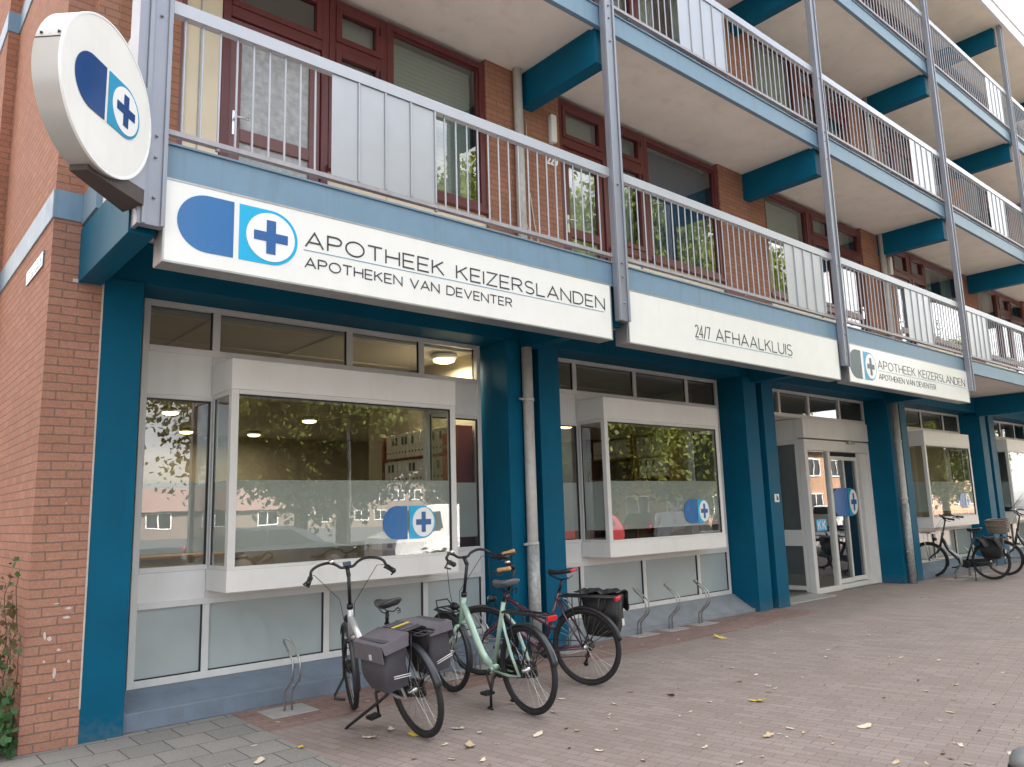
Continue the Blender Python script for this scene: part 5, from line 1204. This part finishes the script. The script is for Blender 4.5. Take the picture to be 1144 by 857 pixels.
# parked cars
def car(name, label, col, van=False):
    c = empty(name, (0, 0, -.125), label=label, cat='van' if van else 'car', group='vehicles parked across the street')
    bm_ = paint(name+'_paint', col, .22, .25, var=.02, coat=.8, local=True)
    if van: side = [(-2.35, .35), (-2.4, .9), (-2.38, 1.85), (-2.2, 1.98), (.95, 1.98), (1.25, 1.85), (1.75, 1.15), (2.35, .95), (2.45, .6), (2.42, .33)]; W = .95
    else: side = [(-2.0, .32), (-2.08, .62), (-2.0, .95), (-1.75, 1.38), (-1.3, 1.47), (.1, 1.46), (.55, 1.33), (1.05, .98), (1.85, .84), (2.08, .66), (2.1, .36)]; W = .87
    vs = []; n = len(side)
    for y, q in ((-W, .86), (-W*.98, 1), (W*.98, 1), (W, .86)):
        for x, z in side:
            tum = 1-.16*max(0, (z-.95))/.55; vs.append((x*(.99 if q < 1 else 1), y*tum, z if q == 1 else .35+(z-.35)*.985))
    fs = [(r_*n+i, r_*n+(i+1) % n, (r_+1)*n+(i+1) % n, (r_+1)*n+i) for r_ in range(3) for i in range(n)]; fs += [tuple(range(n)), tuple(range(3*n, 4*n))[::-1]]
    m_ = MB(); m_.add(vs, fs, None, False); m_.build('body', bm_, c, .05, 3)
    hw = lambda z: W*(1-.16*max(0, z-.95)/.55)+.006
    if van: wins = [[(.55, 1.2), (.55, 1.75), (.98, 1.75), (1.5, 1.2)]]
    else: wins = [[(-1.6, .98), (-1.45, 1.33), (-.62, 1.37), (-.62, .98)], [(-.55, .98), (-.55, 1.37), (.08, 1.36), (.75, .98)]]
    for wn in wins:
        for s_ in (-1, 1):
            g = MB(); g.add([(x, s_*(hw(z)), z) for x, z in wn]+[(x, s_*(hw(z)-.02), z) for x, z in wn], [(0, 1, 2, 3), (7, 6, 5, 4), (0, 4, 5, 1), (1, 5, 6, 2), (2, 6, 7, 3), (3, 7, 4, 0)]); g.build('window', CARGLASS, c)
    fx = [(1.28, 1.80), (1.72, 1.20)] if van else [(.58, 1.315), (1.02, 1.0)]
    g = MB(); a, b = fx; g.add([(a[0]+.03, -hw(a[1])*.86, a[1]+.012), (a[0]+.03, hw(a[1])*.86, a[1]+.012), (b[0]+.03, hw(b[1])*.9, b[1]+.012), (b[0]+.03, -hw(b[1])*.9, b[1]+.012)]+[(a[0]-.03, -hw(a[1])*.86, a[1]-.03), (a[0]-.03, hw(a[1])*.86, a[1]-.03), (b[0]-.03, hw(b[1])*.9, b[1]-.03), (b[0]-.03, -hw(b[1])*.9, b[1]-.03)], [(0, 1, 2, 3), (7, 6, 5, 4), (0, 4, 5, 1), (1, 5, 6, 2), (2, 6, 7, 3), (3, 7, 4, 0)]); g.build('windscreen', CARGLASS, c)
    if not van:
        g = MB(); g.add([(-1.8, -.6, 1.36), (-1.8, .6, 1.36), (-2.02, .68, .98), (-2.02, -.68, .98), (-1.7, -.6, 1.34), (-1.7, .6, 1.34), (-1.9, .68, .96), (-1.9, -.68, .96)], [(0, 1, 2, 3), (7, 6, 5, 4), (0, 4, 5, 1), (1, 5, 6, 2), (2, 6, 7, 3), (3, 7, 4, 0)]); g.build('rear_window', CARGLASS, c)
    for x in (-1.28, 1.30):
        for s_ in (-1, 1):
            w_ = MB(); w_.lathe([(.10, 0), (.30, .005), (.32, .04), (.32, .16), (.30, .2)], (x, s_*(W-.02) if s_ < 0 else W-.18, .32), 'y', 28); wo_ = w_.build('wheel', RUBBER, c)
            MB().lathe([(.19, -.012), (.19, .012), (.05, .02)], (x, s_*(W+.0), .32), 'y', 20).build('hub_cap', CHROME, wo_)
    for s_ in (-1, 1):
        MB().box(2.02 if not van else 2.36, 2.10 if not van else 2.45, s_*.62-.14, s_*.62+.14, .66, .78).build('headlight', CHROME, c, .02); MB().box(-2.10 if not van else -2.42, -2.0 if not van else -2.35, s_*.66-.1, s_*.66+.1, .78, .96).build('tail_light', REDL, c, .02)
    return c
cars = [('parked_car', 'silver car parked across the street, nearest the corner', (.45, .46, .48), 3.4, -8.3, 6, 0), ('parked_car', 'dark blue grey car parked across the street opposite the mint bicycle', (.03, .038, .05), 9.6, -8.2, 3, 0), ('parked_van', 'white van parked across the street', (.72, .72, .72), 15.6, -8.6, 180, 1),
        ('parked_car', 'red car parked across the street beyond the white van', (.30, .012, .02), 21.6, -8.4, 180, 0), ('parked_car', 'black car parked across the street opposite the middle window', (.015, .015, .018), 27.5, -8.4, 0, 0), ('parked_car', 'grey car parked across the street near the far trees', (.18, .19, .2), 34, -8.4, 0, 0), ('parked_car', 'light car parked across the street before the brick houses', (.6, .6, .58), 45, -8.4, 0, 0)]
for nm, lb, col, x, y, a, vn in cars:
    c = car(nm, lb, col, bool(vn)); c.location = (x, y, -.125); c.rotation_euler = (0, 0, R(a))
# houses
def house(x0, x1, y0, y1, h, mat, label, roof, floors, wspan, name):
    b = empty(name, ((x0+x1)/2, y1, -.13), label=label, cat='building'); X = (x1-x0)/2; D = y0-y1
    box('wall', mat, b, -X, X, D, 0, 0, h)
    if roof: MB().prism([(D-.4, h), (.4, h), (D/2, h+2.4)], 'x', -X-.2, X+.2).build('roof', ROOFT, b)
    else: box('roof', CONC_GREY, b, -X-.2, X+.2, D-.2, .2, h, h+.3)
    n = int((x1-x0)/wspan)
    for f_ in range(floors):
        for i in range(n):
            xc = -X+wspan*(i+.5); z0 = .9+2.85*f_
            w_ = MB(); frame_bars(w_, xc-1.1, xc+1.1, z0, z0+1.5, .005, .07, .10); w_.box(xc-.05, xc+.05, .006, .069, z0+.1, z0+1.4); o = w_.build('window', WHITEP, b); box('pane', CARGLASS, o, xc-1.0, xc+1.0, .004, .03, z0+.1, z0+1.4)
    return b
house(36, 100, -30, -19, 5.8, HOUSEB, 'long row of pale brick houses with white windows across the street', True, 2, 4.0, 'terraced_house')
house(44, 110, -100, -88, 6.6, FLATB, 'grey brown block of flats with white windows behind the trees', False, 2, 3.1, 'flats_building')
house(-30, 36, -72, -62, 2.5, FLATB, 'low grey brown houses with tiled roof across the street near the corner', True, 1, 5, 'terraced_house')
sl_ = empty('street_lamp', (12.8, -9.9, -.13), label='slim curved street lamp across the street', cat='street lamp')
MB().tube([(0, 0, 0), (0, 0, 5.6), (-.15, .05, 6.2), (-.6, .2, 6.7), (-1.2, .4, 6.9)], [.075, .05, .045, .04, .035], 10).build('pole', STEEL, sl_); MB().box(-1.75, -1.15, .28, .52, 6.86, 6.97).build('lamp_head', CONC_GREY, sl_, .03)

# unseen block, added left of the end wall to cut its sky light
nb = empty('shading_block', (-6.2, 16, 0), label='unseen plain brick block added to shade the brick end wall', cat='building')
box('wall', FLATB, nb, -8, 0, -13, 14, 0, 13); box('roof', CONC_GREY, nb, -8.2, .2, -13.2, 14.2, 13, 13.3)
for f_ in range(4):
    for i in range(6):
        yy = -11+4.2*i; w_ = MB(); w_.box(.002, .06, yy-.8, yy+.8, 1+2.9*f_, 1.1+2.9*f_).box(.002, .06, yy-.8, yy+.8, 2.3+2.9*f_, 2.4+2.9*f_).box(.003, .059, yy-.8, yy-.7, 1.1+2.9*f_, 2.3+2.9*f_).box(.003, .059, yy+.7, yy+.8, 1.1+2.9*f_, 2.3+2.9*f_)
        o = w_.build('window', WHITEP, nb); box('pane', CARGLASS, o, .004, .03, yy-.7, yy+.7, 1.1+2.9*f_, 2.3+2.9*f_)
